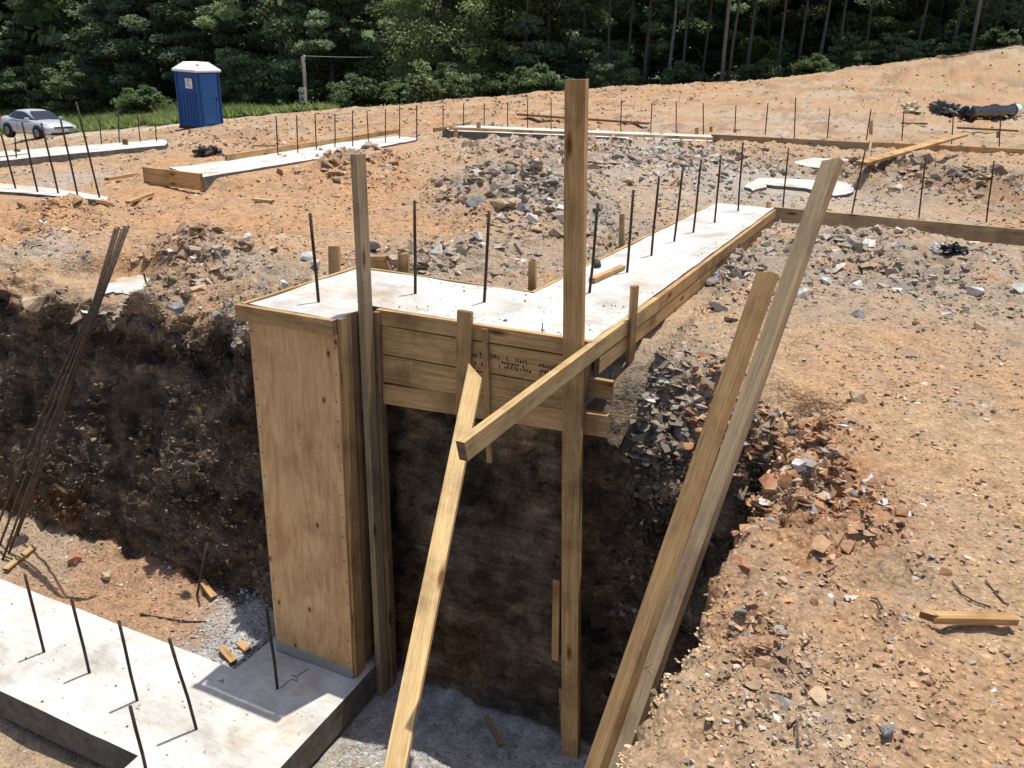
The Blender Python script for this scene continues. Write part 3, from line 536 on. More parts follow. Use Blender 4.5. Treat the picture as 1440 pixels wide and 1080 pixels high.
# wall of boards facing the pit
part('cap_board',(-2.60,3.892,.247),(-1.29,3.892,.262),.09,.036,FR,'lumber',seed=12)
part('wall_board',(-2.62,3.898,.111),(-1.30,3.898,.119),.170,.036,FR,'lumber',seed=13)
part('wall_board',(-2.62,3.897,-.066),(-1.30,3.897,-.056),.168,.037,FR,'lumber',seed=43)
lb=part('wall_board',(-2.62,3.896,-.230),(-1.165,3.896,-.146),.125,.050,FR,'lumber',seed=14)
part('wall_board',(-1.70,3.937,.035),(-1.168,3.937,.040),.105,.034,FR,'lumber',seed=15)
# outer side of the long arm
OX=lambda v:-1.29+skew(v)
part('side_board',(OX(4.5)+.016,4.47,.250),(OX(9.3)+.016,9.36,.250),.09,.032,(1,0,0),'lumber',seed=16,bow=.006)
part('side_board',(OX(3.9)+.014,3.96,.152),(OX(6.6)+.014,6.6,.150),.09,.034,(1,0,0),'lumber',seed=17)
part('side_board',(OX(6.6)+.014,6.62,.150),(OX(9.3)+.014,9.34,.150),.09,.034,(1,0,0),'lumber_dark',seed=18)
part('end_board',(-1.93+skew(9.5),9.51,.25),(-1.17,9.51,.25),.09,.03,(0,1,0),'lumber',seed=19)
# faded mill stamp: rows of illegible ink marks, on the wide board
r=random.Random(3); inkm=mat('faded_ink',col=(.03,.022,.02),rough=.8); wb=[c for c in fk.children if c.name.startswith('wall_board')][0]
def stamp():
    o=st.build('ink_stamp',inkm); o.parent=wb; o.matrix_parent_inverse=wb.matrix_basis.inverted()
st=MB()
def inkrow(u0,u1,z,h,gap,den=.85):
    u=u0
    while u<u1:
        w_=r.uniform(.009,.016)
        if r.random()<den:
            for q in range(3):
                a=u+r.uniform(0,w_*.5); b=z+r.uniform(-h/2,h/4); ww=r.uniform(.003,.007) if q<2 else w_*.8; hh=h*r.uniform(.5,.8) if q<2 else .004
                st.face([(a,3.8783,b),(a+ww,3.8783,b+r.uniform(-.001,.001)),(a+ww,3.8783,b+hh),(a,3.8783,b+hh)])
        u+=w_+gap
inkrow(-1.97,-1.90,.115,.030,.002);inkrow(-1.96,-1.89,.068,.022,.003)
stamp(); st=MB(); inkrow(-1.86,-1.63,.130,.021,.003);inkrow(-1.80,-1.67,.103,.014,.003);inkrow(-1.85,-1.62,.080,.017,.006)
stamp(); st=MB(); inkrow(-1.59,-1.44,.128,.024,.003);inkrow(-1.58,-1.50,.088,.032,.002);inkrow(-1.49,-1.43,.092,.022,.003)
stamp()
# posts and braces --------------------------------------------------
def edgepost(name,A,B,w,t,nv,mt,label,cat,**k): return lumber(name,A,B,w,t,nv,mt,label,cat,**k)
edgepost('post',(-2.575,3.79,-2.42),(-2.628,3.79,1.165),.088,.040,(1,0,0),'lumber_weathered','tall grey-brown post with split top standing against the plywood box','post',seed=21,bow=.006)
edgepost('post',(-2.545,3.87,-2.36),(-2.585,3.87,.285),.06,.036,(1,0,0),'lumber_dark','shorter dark post tucked behind the tall post beside the plywood box','post',seed=22,bow=.004)
edgepost('post',(-1.215,3.835,-2.47),(-1.432,3.842,1.575),.103,.050,(.02,-1,0),'lumber','tallest post of all, rising from the pit past the corner of the form','post',seed=23,bow=.01)
lumber('brace',(-1.315,2.49,.252),(-1.245,4.98,.252),.092,.038,(1,0,0),'lumber_bright','long board on edge jutting from the form corner out over the pit','brace',seed=24,bow=.006,enda=(.03,.0))
bt=Vector((-1.90,3.79,.10)); bb=D(560,1053,3.32); dr=(bb-bt).normalized(); L=(-2.44-bt.z)/dr.z
lumber('brace',bt+dr*L,bt,.089,.036,(.1,-.55,.85),'lumber_bright','pale slanting brace with broken top in the middle of the pit','brace',seed=26,bow=.012,endb=(.10,0.0),seg=16)
lumber('stake',V(652,600,3.86),V(654,437,3.86),.086,.030,FR,'lumber','short wide stake nailed to the middle of the board wall above the broken brace','stake',seed=27,bev=.002)
lumber('stake',V(689,650,3.868),V(682,462,3.868),.035,.022,FR,'lumber','narrow batten beside the wide stake on the board wall','batten',seed=28)
lumber('stake',(OX(4.4)+.055,4.42,.02),(OX(4.4)+.05,4.40,.50),.045,.026,(1,-.6,0),'lumber','upright stake against the outer side boards of the long arm','stake',seed=29)
# two long boards leaning out of the pit
a=D(1080,384,2.78); b=D(835,1080,2.78); dr=(b-a).normalized(); L=(-2.42-a.z)/dr.z
lumber('leaning_board',a+dr*L,a,.084,.034,(-.75,-.65,.25),'lumber','shorter of two boards leaning out of the pit on the right','leaning board',seed=30,bow=.008,seg=16)
a=D(1172,224,3.3); b=D(909,960,3.3); dr=(b-a).normalized(); L=(-2.42-a.z)/dr.z
lumber('leaning_board',a+dr*L,a,.078,.036,(-.55,-.8,.2),'lumber_weathered','longer weathered board leaning out of the pit on the right','leaning board',seed=31,bow=.014,seg=16,endb=(.0,.012))
# formwork boards standing on the plot
lumber('form_board',(-1.17,9.555,.215),(1.9,9.55,.215),.16,.036,FR,'lumber_weathered','form board on edge running right from the end of the long footing arm','form board',seed=32,bow=.01,group='form boards on edge')
lumber('form_board',Z(1000,194,.26),Z(1222,206,.26),.17,.05,FR,'lumber_weathered','far form board on edge right of the distant white footing','form board',seed=33,group='form boards on edge')
lumber('form_board',Z(1226,205,.26),Z(1520,219,.26),.17,.05,FR,'lumber','far form board on edge at the right edge of the plot','form board',seed=34,group='form boards on edge')
q0,q1=Z(632,184,.27),Z(1004,199,.27)
lumber('form_board',q0+Vector((0,-.03,-.02)),q1+Vector((0,-.03,-.02)),.22,.04,FR,'lumber','front form board of the distant white footing','form board',seed=35,group='form boards on edge')
lumber('form_board',Z(610,183,.3),Z(660,174,.3),.09,.04,(0,-1,0),'lumber','short bent board at the left end of the distant white footing','form board',seed=36)
lumber('form_board',Z(203,246,.25),Z(284,256,.25),.20,.04,FR,'lumber','end form board of the left middle footing','form board',seed=37,group='form boards on edge')
lumber('form_board',Z(318,222,.33),Z(560,184,.33),.09,.04,(0,-1,0),'lumber','long form board along the back of the left middle footing','form board',seed=38,group='form boards on edge')
lumber('form_board',Z(150,252,.16),Z(204,243,.18),.08,.04,(0,-1,.6),'lumber','board lying left of the left middle footing','board',seed=39)
lumber('form_board',Z(-20,232,-.2),Z(42,225,-.2),.24,.04,FR,'lumber_dark','dark form board under the far left white footing','form board',seed=40)
def stake(px,py0,py1,d,w,mt,label,lean=0,nv=FR,t=.03):
    b=D(px,py1,d); u=D(px+lean,py0,d); return lumber('stake',b-Vector((0,0,.12)),Vector((u.x,u.y,u.z)),w,t,nv,mt,label,'stake','wooden stakes holding the forms',seed=int(px))
def dep(px,py,z): p=Z(px,py,z); return float(proj(np.array(p))[2])
stake(470,346,382,dep(470,378,.28),.085,'lumber','stake behind the plywood box form, left of the tall post')
stake(568,357,380,dep(568,380,.28),.085,'lumber','short stake behind the short arm, just right of the tall post')
stake(749,367,404,dep(749,404,.28),.05,'lumber','stake at the inner corner of the L-shaped form')
stake(875,301,341,dep(875,341,.28),.042,'lumber','stake against the inner edge board halfway along the long arm')
stake(1081,284,328,dep(1081,326,.05),.05,'lumber','stake at the far right corner of the long arm',nv=(1,-.6,0))
stake(283,235,256,dep(283,256,.1),.09,'lumber','stake at the end board of the left middle footing')
stake(673,172,196,dep(673,196,.1),.09,'lumber','stake on the left of the distant white footing, in front of its board',t=.05)
stake(641,181,200,dep(641,198,.1),.09,'lumber','low stake near the left corner of the distant white footing')
stake(980,180,199,dep(980,198,.1),.09,'lumber','stake at the right end of the distant white footing',t=.05)
stake(1034,182,198,dep(1034,198,.1),.09,'lumber','low stake behind the far form board, left of its middle')
stake(1225,170,204,dep(1225,204,.1),.09,'lumber','taller stake where the two far form boards meet',t=.05)
stake(1000,178,196,dep(1000,196,.1),.08,'lumber','low stake at the joint between white footing and far form board')
stake(1404,185,210,dep(1404,210,.1),.09,'lumber_dark','stake against the far form board at the right edge',t=.05)
stake(176,196,207,dep(176,207,-.15),.12,'lumber_dark','dark stake at the right part of the far left footing',t=.05)
stake(24,210,229,dep(24,229,-.3),.12,'lumber_dark','dark stake at the left end of the far left footing',t=.05)
# cut board end behind the post, and the board on the slab
lumber('board',Z(522,366,.33)-Vector((0,0,.02)),Z(549,370,.33),.10,.035,FR,'lumber','cut board end sticking up behind the short arm beside the tall post','board',seed=41,endb=(0,.04))
lumber('board',Z(832,394,S+.02),Z(876,375,S+.02),.045,.030,(0,0,1),'lumber','short board lying on the long arm beside a black lump','board',seed=42)
# stake lying on the dirt, right
a=Z(1294,870,.03); b=Z(1428,873,.03); z=max(hgt(a.x,a.y),hgt(b.x,b.y))+.012; a.z=b.z=z+.012
lumber('stake',b,a,.036,.026,(0,-.1,1),'lumber','pale pointed stake lying on the orange dirt at right','stake',seed=43,taper=.35,endb=(.0,.05))
# tilted board over the rubble on the right and others far off
def gboard(px0,py0,px1,py1,w,t,mt,label,lift=.05,nv=(0,0,1),cat='board',l2=None,**k):
    a=onG(px0,py0);b=onG(px1,py1); a.z+=lift; b.z+=lift if l2 is None else l2; return lumber('board',a,b,w,t,nv,mt,label,cat,seed=int(px0+py0),**k)
gboard(1205,264,1350,216,.16,.045,'lumber','long board resting tilted on the rubble in the right middle',.34,(0,-.5,1),l2=.40)
gboard(728,165,912,178,.16,.06,'lumber_dark','long dark plank lying on the orange ground behind the distant footing',.08)
gboard(1372,167,1470,160,.2,.06,'lumber_bright','pale board lying beside the roll of black plastic',.08)
gboard(1346,183,1430,187,.12,.05,'lumber_dark','dark board half buried below the black plastic roll',.05)
gboard(1268,176,1302,177,.12,.05,'lumber_dark','short dark board half buried below the cream bag',.05)
gboard(8,806,50,772,.05,.02,'lumber_bright','pale split batten lying in the pit at the far left',.03)
gboard(284,822,302,846,.05,.03,'lumber','short wood offcut in the pit where gravel meets the cut face',.03)
gboard(312,916,330,938,.05,.02,'lumber','upper of two scraps beside the pit footing corner',.03)
gboard(336,908,350,922,.05,.02,'lumber','small scrap right of another at the pit footing corner',.03)
gboard(684,1012,704,1055,.03,.02,'lumber_dark','thin wood scrap on the dark gravel at the pit bottom',.03)
gboard(356,205+2,385,207,.05,.03,'lumber','small board by the left middle footing',.03)
gboard(130,288,155,294,.08,.03,'lumber','flat scrap of board beyond the near end of the left footing',.04)
gboard(180,290,215,277,.05,.03,'lumber','thin crooked board on the dirt right of the left footing',.04)
gboard(358,285,384,287,.07,.03,'lumber_bright','small pale board alone on the smooth dirt',.03)
def wallstick(px0,py0,px1,py1,w,label):
    v=RV-.16
    return lumber('slat',V(px0,py0,v),V(px1,py1,v),w,.018,FR,'lumber',label,'slat',seed=px0)
wallstick(781,928,783,815,.045,'pale slat standing against the dark earth left of the tallest post')
wallstick(793,1040,790,968,.035,'lower narrow slat beside the foot of the tallest post')
# smaller concrete pours ------------------------------------------------
def quad(name,pts,z,label,th=.25,dz=None,**k):
    P=[Z(x,y,z) for x,y in pts]; P=[(p.x,p.y) for p in P]
    if name=='concrete_pad':
        r=random.Random(len(label)); Q=[]
        for i_,p in enumerate(P):
            q=P[(i_+1)%len(P)]
            for t in (0,.25,.5,.75): Q.append((p[0]+(q[0]-p[0])*t+r.uniform(-.035,.035),p[1]+(q[1]-p[1])*t+r.uniform(-.05,.05)))
        P=Q
    ar=sum(P[i][0]*P[(i+1)%len(P)][1]-P[(i+1)%len(P)][0]*P[i][1] for i in range(len(P)))
    if ar<0: P=P[::-1]
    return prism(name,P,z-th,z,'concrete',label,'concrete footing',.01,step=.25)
quad('concrete_footing',[(-60,250),(0,257),(60,263),(112,270),(152,277),(150,281),(130,281),(95,277),(60,274),(0,269),(-60,262)],.10,'narrow concrete footing with five tall rebars near the left edge')
quad('concrete_footing',[(-60,220),(0,213),(230,196),(236,200),(232,204),(0,226),(-60,232)],-.10,'far left white concrete footing before the silver car',.3)
quad('concrete_footing',[(238,236),(330,224),(400,212),(480,200),(560,191),(586,194),(584,197),(440,224),(286,249)],.29,'left middle concrete footing running back to the right',.3)
quad('concrete_footing',[(622,177),(660,176),(1002,190),(1002,199),(634,184)],.30,'distant white concrete footing across the middle of the plot',.3)
quad('concrete_pad',[(1118,226),(1145,222),(1190,224),(1228,229),(1232,235),(1205,238),(1150,236),(1115,232)],.2,'smaller farther white concrete patch among the rubble at right')
quad('concrete_pad',[(1048,262),(1060,252),(1095,246),(1130,246),(1180,252),(1202,262),(1198,272),(1175,275),(1130,264),(1080,260),(1060,268)],.2,'larger nearer white concrete patch among the rubble at right')
quad('concrete_pad',[(146,412),(150,398),(172,390),(215,386),(262,388),(240,396),(205,402),(185,412)],-.2,'white concrete patch behind the rim of the pit at left',.12)
# ------------------------------------------------------------------ rebar
def rebar(b,t,z,label,group,r=.008,mt='rebar',deep=.05):
    B=Z(b[0],b[1],z); d=float(proj(np.array(B))[2])
    # free end: at the height that puts it where it is seen, in the plane facing the camera
    best=None
    rr_=ray(*t); hd=math.hypot(B.x,B.y); tt=hd/math.hypot(rr_[0],rr_[1]); T=Vector((rr_[0]*tt,rr_[1]*tt,CAMZ+rr_[2]*tt))
    m=MB(); dv=(T-B); P=[B-Vector((0,0,deep)),B,B+dv*.35+Vector((random.uniform(-.004,.004),random.uniform(-.004,.004),0)),B+dv*.7,T]
    m.tube(P,r,7); o=m.build('rebar',MAT[mt],None,0,origin=tuple(B)); tag(o,label,'rebar',group); return o
def row(lst,z,desc,group,r=.008,**k):
    for i,(b,t) in enumerate(lst): rebar(b,t,z,f'{ORD[i]} rebar {desc}',group,r,**k)
row([((448,425),(436,300)),((584,413),(583,282)),((681,425),(688,297))],S,'from the left on the short arm of the L footing','rebars in the L footing',.0095)
row([((829,412),(841,286)),((882,383),(891,267)),((916,360),(927,248)),((948,340),(961,232)),((975,327),(986,224)),((1005,313),(1014,218)),((1038,297),(1045,200))],S,'from the tallest post along the long arm','rebars in the L footing',.0095)
rebar((763,468),(763,454),S,'thin short wire stub at the front edge of the short arm','wires',.003)
row([((1101,292),(1109,208)),((1198,300),(1217,210)),((1292,306),(1302,220)),((1387,312),(1398,226))],.18,'from the left behind the near form board at right','rebars behind the near form board',.009,deep=.12)
row([((989,192),(989,145)),((1033,190),(1035,148)),((1076,191),(1080,145)),((1117,194),(1119,137)),((1163,196),(1167,152)),((1218,199),(1225,153)),((1268,201),(1271,158)),((1338,204),(1341,160)),((1405,209),(1407,168))],.25,'from the left behind the far form boards at right','rebars behind the far form boards',.014,deep=.2)
row([((496,206),(496,155)),((518,203),(516,155)),((542,200),(542,153)),((562,195),(562,148))],.29,'from the left at the far end of the left middle footing','rebars of the left middle footing',.010,deep=.3)
row([((586,190),(586,148)),((623,177),(623,148)),((652,177),(652,145)),((681,177),(681,145)),((714,178),(714,143)),((742,180),(742,140)),((775,182),(775,138)),((873,185),(874,140)),((915,187),(917,145)),((951,188),(951,143))],.30,'from the left along the distant white footing','rebars of the distant white footing',.013,deep=.3)
row([((391,218),(388,163)),((419,215),(417,162)),((445,210),(443,160)),((471,207),(471,160))],.29,'from the left in the near half of the left middle footing','rebars of the left middle footing',.010,deep=.2)
row([((23,222),(21,193)),((143,203),(139,160)),((168,201),(166,152)),((197,199),(193,157)),((220,199),(218,170))],-.10,'from the left on the far left white footing','rebars of the far left footing',.012,deep=.3)
row([((22,265),(2,190)),((53,270),(31,172)),((82,272),(58,173)),((109,274),(85,168)),((140,278),(107,143))],.10,'from the left edge on the narrow left footing','rebars of the narrow left footing',.011,deep=.2)
row([((62,917),(35,808)),((126,947),(100,840)),((193,985),(167,873)),((276,1025),(238,898)),((390,968),(375,857))],-2.14,'from the left in the pit footing','rebars of the pit footing',.0095,mt='rebar')
rebar((208,1095),(183,993),-2.14,'rebar at the bottom edge of the picture, nearest in the pit footing','rebars of the pit footing',.0095)
rebar((206,399),(202,384),-.2,'short rebar stub in the white patch behind the pit rim','rebar stubs',.008)
# bundle leaning over the rim at left
tops=[(162,321),(167,319),(172,322),(176,318),(181,317)]; bots=[(-8,750),(0,765),(8,775),(16,768),(26,748)]
RB=['leftmost and most bent','second from the left','middle','fourth from the left','rightmost, longest']
for i,(t,b) in enumerate(zip(tops,bots)):
    T=V(*t,4.02+.01*i); K=V(132+2.2*i,425,3.86); Bp=Z(*b,-2.1); mth=MB(); mth.tube([Bp-(K-Bp).normalized()*.1,Bp,Bp.lerp(K,.5)+Vector((.012*(i-2),0,.015)),K,T],.0095,7)
    tag(mth.build('rebar',MAT['rebar_rusty'],None,0,origin=tuple(Bp)),f'{RB[i]} of five rusty rebars leaning in a bundle on the pit rim','rebar','rebar bundle leaning on the pit rim')
def wire(pts,r,label,cat='wire',mt='rebar',name='wire',lift=.01,onslab=None):
    P=[]
    for x,y in pts:
        if onslab is None: p=onG(x,y); p.z+=lift
        else: p=Z(x,y,onslab+lift)
        P.append(p)
    m=MB(); m.tube(P,r,6); tag(m.build(name,MAT[mt],None,0,origin=tuple(P[0])),label,cat)
wire([(197,866),(225,871),(262,876),(290,877)],.006,'rusty rod lying across the red dirt and gravel in the pit','rod',name='rod')
wire([(394,968),(402,960),(410,955),(418,958),(416,951),(410,950)],.002,'curled tie wire at the foot of the shaded rebar','wire',onslab=-2.14,lift=.006)
wire([(418,950),(434,940)],.002,'straight tie wire on the shaded concrete','wire',onslab=-2.14,lift=.006)
b=onG(275,835); T=V(291,765,3.86); m=MB(); m.tube([b-Vector((0,0,.05)),b.lerp(T,.5)+Vector((.01,0,0)),T],.009,6); tag(m.build('stick',MAT['clod'],None,0,origin=tuple(b)),'dark stick leaning against the shaded pit face','stick')
for k,(pts,lab) in enumerate([([(1385,818),(1400,838),(1412,850),(1418,853)],'thin root curving over the dirt right of the lying stake'),([(1337,822),(1352,838),(1374,853),(1392,858)],'thin dark root above the lying stake'),([(1223,846),(1232,850),(1240,862)],'small bent dark twig left of the lying stake'),([(1107,1030),(1118,1020),(1122,1045),(1124,1062)],'forked dark root on the gravel at the bottom right'),([(1150,812),(1165,808),(1176,801)],'short twig on the dirt near the pit edge')]):
    wire(pts,.0028,lab,'twig','clod','twig',.006)
m=MB(); b=D(905,940,2.6)
for ex in ((930,932),(925,946),(915,950)):
    e=D(*ex,2.6); m.tube([b,b.lerp(e,.6)+Vector((0,0,.01)),e],[.002,.0015,.001],5)
tag(m.build('root',MAT['lumber_bright'],None,0,origin=tuple(b)),'pale frayed rootlets sticking out of the rim by the leaning boards','root')
# ------------------------------------------------------------------ notable rocks
def rock(px,py,w,mt,label,flat=.6,z=None,seed=None,elong=1.3,cat='rock'):
    p=onG(px,py) if z is None else Z(px,py,z); d=float(proj(np.array(p))[2]); s=w/F*d/2
    r=random.Random(seed or int(px*7+py)); bm=bmesh.new()
    for i in range(13):
        v=Vector((r.gauss(0,1),r.gauss(0,1),r.gauss(0,1))).normalized()*r.uniform(.8,1.05); bm.verts.new((v.x*s,v.y*s/elong,v.z*s*flat))
    q=bmesh.ops.convex_hull(bm,input=bm.verts); bmesh.ops.delete(bm,geom=[e for e in q['geom_interior'] if isinstance(e,bmesh.types.BMVert)],context='VERTS')
    bmesh.ops.triangulate(bm,faces=bm.faces); bmesh.ops.subdivide_edges(bm,edges=bm.edges,cuts=2,use_grid_fill=True)
    for v in bm.verts: v.co*=1+.05*math.sin(v.co.x*60/s*.1+r.random())+r.uniform(-.03,.03)
    me=bpy.data.meshes.new('rock'); bm.to_mesh(me); bm.free(); me.materials.append(MAT[mt]); o=bpy.data.objects.new('rock',me); COL.objects.link(o)
    o.location=p+Vector((0,0,s*flat*.45)); o.rotation_euler=(r.uniform(-.2,.2),r.uniform(-.2,.2),r.uniform(-.4,.4)-.4); tag(o,label,cat,'larger rocks in the rubble'); return o
for a in [(433,366,34,'rock_white','big whitish rock behind the plywood box form'),(448,377,26,'rock_white','whitish rock touching the bigger one behind the plywood box form'),(398,404,22,'rock_white','white rock left of the plywood box cap board'),
 (384,352,22,'rock_tan','tan rock on the orange dirt left of the whitish rocks'),(704,292,36,'rock_tan','large tan slab in the middle of the slate heap'),(735,298,30,'rock_gray','grey slab right of the tan slab in the slate heap'),(668,292,40,'rock_gray','dark slate at the left of the slate heap'),
 (670,338,28,'rock_white','white stone between two rebars above the short arm'),(748,313,26,'rock_white','pale stone at the foot of the slate heap'),(522,352,40,'rock_gray','dark blocky rock right of the tall post'),(884,258,22,'rock_tan','tan stone left of the second rebar top'),
 (1010,438,34,'clod','dark earth lump on the dirt outside the long arm'),(1028,452,24,'clod','smaller dark lump right of the earth lump outside the long arm'),(1000,402,28,'rock_gray','dark slate in the heap beside the long arm'),
 (1125,418,36,'rock_white','pale flat rock right of the leaning boards'),(1162,398,22,'rock_white','white rock in the rubble right of the long leaning board'),(1207,446,24,'rock_gray','flat grey rock in a hollow of the orange dirt'),(1332,448,26,'rock_white','pale pointed rock on the right side dirt'),
 (1372,415,30,'rock_white','bright white rock among dark crumbs at right'),(1435,410,30,'rock_white','white rock at the right edge'),(1378,463,26,'rock_tan','flat tan rock below the bright white rock'),(1262,328,18,'rock_white','small white rock in front of the near form board'),
 (1088,690,52,'rock_red','orange angular rock on the pit rim'),(1124,680,36,'rock_red','reddish rock beside the orange one on the pit rim'),(1060,752,30,'rock_tan','yellow rock on the pit rim below the orange rock'),(1042,800,40,'rock_red','dark red clod on the pit rim'),
 (1186,1046,26,'rock_tan','rounded pale stone on the gravel at the bottom right'),(1245,1030,30,'rock_gray','grey stone right of the rounded pale stone'),(1205,564,34,'rock_tan','flat tan stone on the dirt above the pit rim rocks'),(1200,697,22,'rock_gray','grey chip on the orange dirt right of the pit rim'),
 (154,812,26,'rock_tan','yellow rock on the red clay in the pit'),(105,790,30,'rock_red','red clay lump on the bank in the pit'),(48,432,40,'rock_tan','tan slab in the pit rim at the far left'),(305,447,26,'rock_gray','pale standing stone in the pit rim'),(250,440,30,'rock_gray','grey stone in the rim left of the standing stone'),
 (1268,196,0,'',''),(1292,158,0,'','')]:
    if a[2]: rock(*a)
rock(838,374,24,'clod','black lump lying on the long footing arm',.7,z=S+.01,cat='lump')
# ------------------------------------------------------------------ litter
def crumple(px,py,w,h,m,name,label,cat,seed,lift=.3):
    p=onG(px,py); d=float(proj(np.array(p))[2]); sx=w/F*d/2; sz=h/F*d/2; bm=bmesh.new(); bmesh.ops.create_icosphere(bm,subdivisions=4,radius=1)
    P=np.array([v.co[:] for v in bm.verts]); n=fbm(P[:,0]*1.6+seed,P[:,1]*1.6,P[:,2]*1.6,4,.6); k=np.abs(fbm(P[:,0]*2.6,P[:,1]*2.6+seed,P[:,2]*2.6,3))
    for v,a,b in zip(bm.verts,n,k): c=v.co*(1+.7*a-.5*b); v.co=Vector((c.x*sx,c.y*sx*.7,c.z*sz))
    me=bpy.data.meshes.new(name); bm.to_mesh(me); bm.free(); me.materials.append(m); o=bpy.data.objects.new(name,me); COL.objects.link(o); o.location=p+Vector((0,0,sz*lift)); tag(o,label,cat); return o
blk=mat('black_plastic',col=(.012,.012,.014),rough=.32,spec=.5); crm=mat('cream_cloth',col=(.62,.53,.36),rough=.9); gryt=mat('grey_tarp',col=(.11,.11,.105),rough=.6)
crumple(1340,356,30,20,blk,'trash_bag','black crumpled plastic on the dirt below the near form board','plastic',3)
crumple(1010,392,22,14,mat('clear_plastic',col=(.45,.52,.62),rough=.25),'plastic_bottle','bluish crushed plastic bottle beside the outer form boards','bottle',5)
crumple(1279,156,28,16,crm,'cloth_bag','cream bag lying on the slope left of the black roll','bag',8)
crumple(1331,160,44,24,gryt,'tarp','crumpled grey tarp beside the black plastic roll','tarp',2)
crumple(295,219,44,20,mat('dark_bag',col=(.06,.045,.04),rough=.6),'debris_heap','dark heap of debris behind the left middle footing','debris',4)
crumple(1315,350,14,10,mat('white_scrap',col=(.7,.7,.7),rough=.6),'paper_scrap','white paper scrap left of the black crumpled plastic','paper',9)
a=onG(1356,168); b=onG(1425,165); a.z+=.17; b.z+=.2
m=MB(); n=14
P=[a.lerp(b,i/n)+Vector((0,0,.008*math.sin(i*1.7))) for i in range(n+1)]
m.tube(P,[.19+.004*math.sin(i*.9)+(.012 if i<3 else 0) for i in range(n+1)],18); ro=m.build('plastic_roll',blk,None,0,origin=tuple(a))
for v in ro.data.vertices: c_=v.co; q=float(fbm(c_.x*3,c_.y*3,c_.z*5,4,.6)); c_.z=c_.z*.85+q*.10; c_.y+=q*.08; tag(ro,'long roll of black plastic sheeting lying on the slope','plastic roll')
m=MB(); m.tube([P[13],P[14]+Vector((.03,0,0))],[.20,.205],18,cap=False); e=m.build('wrap_band',mat('white_wrap',col=(.7,.7,.7),rough=.5),ro,0,origin=tuple(a)); e.location=(0,0,0)
# ------------------------------------------------------------------ portable toilet
blue=mat('blue_plastic',col=(.012,.075,.26),rough=.45); blue2=mat('blue_plastic_door',col=(.016,.115,.36),rough=.42); whi=mat('white_plastic',col=(.78,.79,.80),rough=.5); drk=mat('dark_trim',col=(.02,.02,.025),rough=.6)
PD=33.5; pb=D(284,176,PD); pt=empty('portable_toilet',(pb.x,pb.y,pb.z-.02)); tag(pt,'blue portable toilet with white roof standing at the edge of the dirt','portable toilet')
hx=.56
m=MB(); m.box((-hx,-hx,0),(hx,hx,2.06)); 
for s in (-1,1):
    for c in (-1,1): m.box((s*hx-.04,c*hx-.04,0),(s*hx+.04,c*hx+.04,2.05))
for q in range(6): m.box((-hx-.025,-hx+.12+q*.17,.12),(-hx-.002,-hx+.19+q*.17,1.3))
m.build('body',blue,pt,.01)
m=MB(); m.box((-hx-.06,-hx-.06,-.10),(hx+.06,hx+.06,.0)); m.build('skid_base',drk,pt)
m=MB(); m.box((-.44,-hx-.035,.10),(.44,-hx-.003,2.0)); m.box((-.36,-hx-.055,.95),(.36,-hx-.036,1.02)); m.box((-.36,-hx-.055,.15),(.36,-hx-.036,.22)); m.box((-.38,-hx-.055,.22),(-.31,-hx-.036,.95)); m.box((.31,-hx-.055,.22),(.38,-hx-.036,.95)); m.box((-.36,-hx-.050,1.1),(.36,-hx-.036,1.86))
dr_=m.build('door',blue2,pt,.008); m=MB(); m.box((.30,-hx-.10,1.03),(.40,-hx-.056,1.08)); m.build('handle',drk,dr_)
m=MB(); m.box((-hx-.03,-hx+.22,1.45),(-hx-.028,-hx+.60,1.82)); sg=m.build('sign_plate',whi,pt)
m=MB()
for z_,y0,y1 in ((1.74,.28,.50),(1.66,.40,.56),(1.56,.36,.54),(1.50,.30,.40)): m.box((-hx-.033,-hx+y0,z_),(-hx-.0305,-hx+y1,z_+.04))
m.build('sign_marks',mat('sign_ink',col=(.25,.27,.3),rough=.6),sg)
m=MB(); e=.66; t_=.34; vs=[(-e,-e,2.06),(e,-e,2.06),(e,e,2.06),(-e,e,2.06),(-e,-e,2.14),(e,-e,2.14),(e,e,2.14),(-e,e,2.14),(-t_,-t_,2.42),(t_,-t_,2.42),(t_,t_,2.42),(-t_,t_,2.42)]
m.mesh(vs,[(3,2,1,0),(0,1,5,4),(1,2,6,5),(2,3,7,6),(3,0,4,7),(4,5,9,8),(5,6,10,9),(6,7,11,10),(7,4,8,11),(8,9,10,11)]); rf=m.build('roof',whi,pt,.02)
m=MB(); m.tube([(-.35,-.45,2.2),(-.35,-.45,2.36)],.06,10); m.build('vent_pipe',mat('vent_grey',col=(.3,.3,.3)),rf)
va=math.atan2(pb.x,pb.y); pt.rotation_euler=(math.radians(1.5),math.radians(-1.5),-va+math.radians(42))
# ------------------------------------------------------------------ power pole
wd=mat('pole_wood',col=(.16,.14,.12),rough=.9); gm=mat('grey_metal',col=(.42,.43,.44),rough=.5,metal=.2)
PB=D(431,162,38); pp=empty('power_pole',tuple(PB)); tag(pp,'temporary wooden power pole with grey meter box at the wood edge','power pole')
kx=38/F; Hp=76*kx*1.02
m=MB(); m.tube([(0,0,-.2),(0,0,Hp*.5),(-.02,0,Hp)],[.10,.09,.08],10); m.build('pole',wd,pp)
m=MB(); m.box((-.18,-.22,.55),(.14,-.08,1.2)); mb=m.build('meter_box',gm,pp,.01); m=MB(); m.tube([(0,-.22,.98),(0,-.30,.98)],.10,12); m.box((-.12,-.235,.62),(.08,-.222,.8)); m.build('meter',mat('meter_glass',col=(.12,.13,.14),rough=.2),mb)
m=MB(); m.tube([(.06,-.1,.98),(.06,-.1,Hp-.1),(.12,-.1,Hp+.04),(.2,-.1,Hp-.05)],.025,8); m.build('conduit',gm,pp)
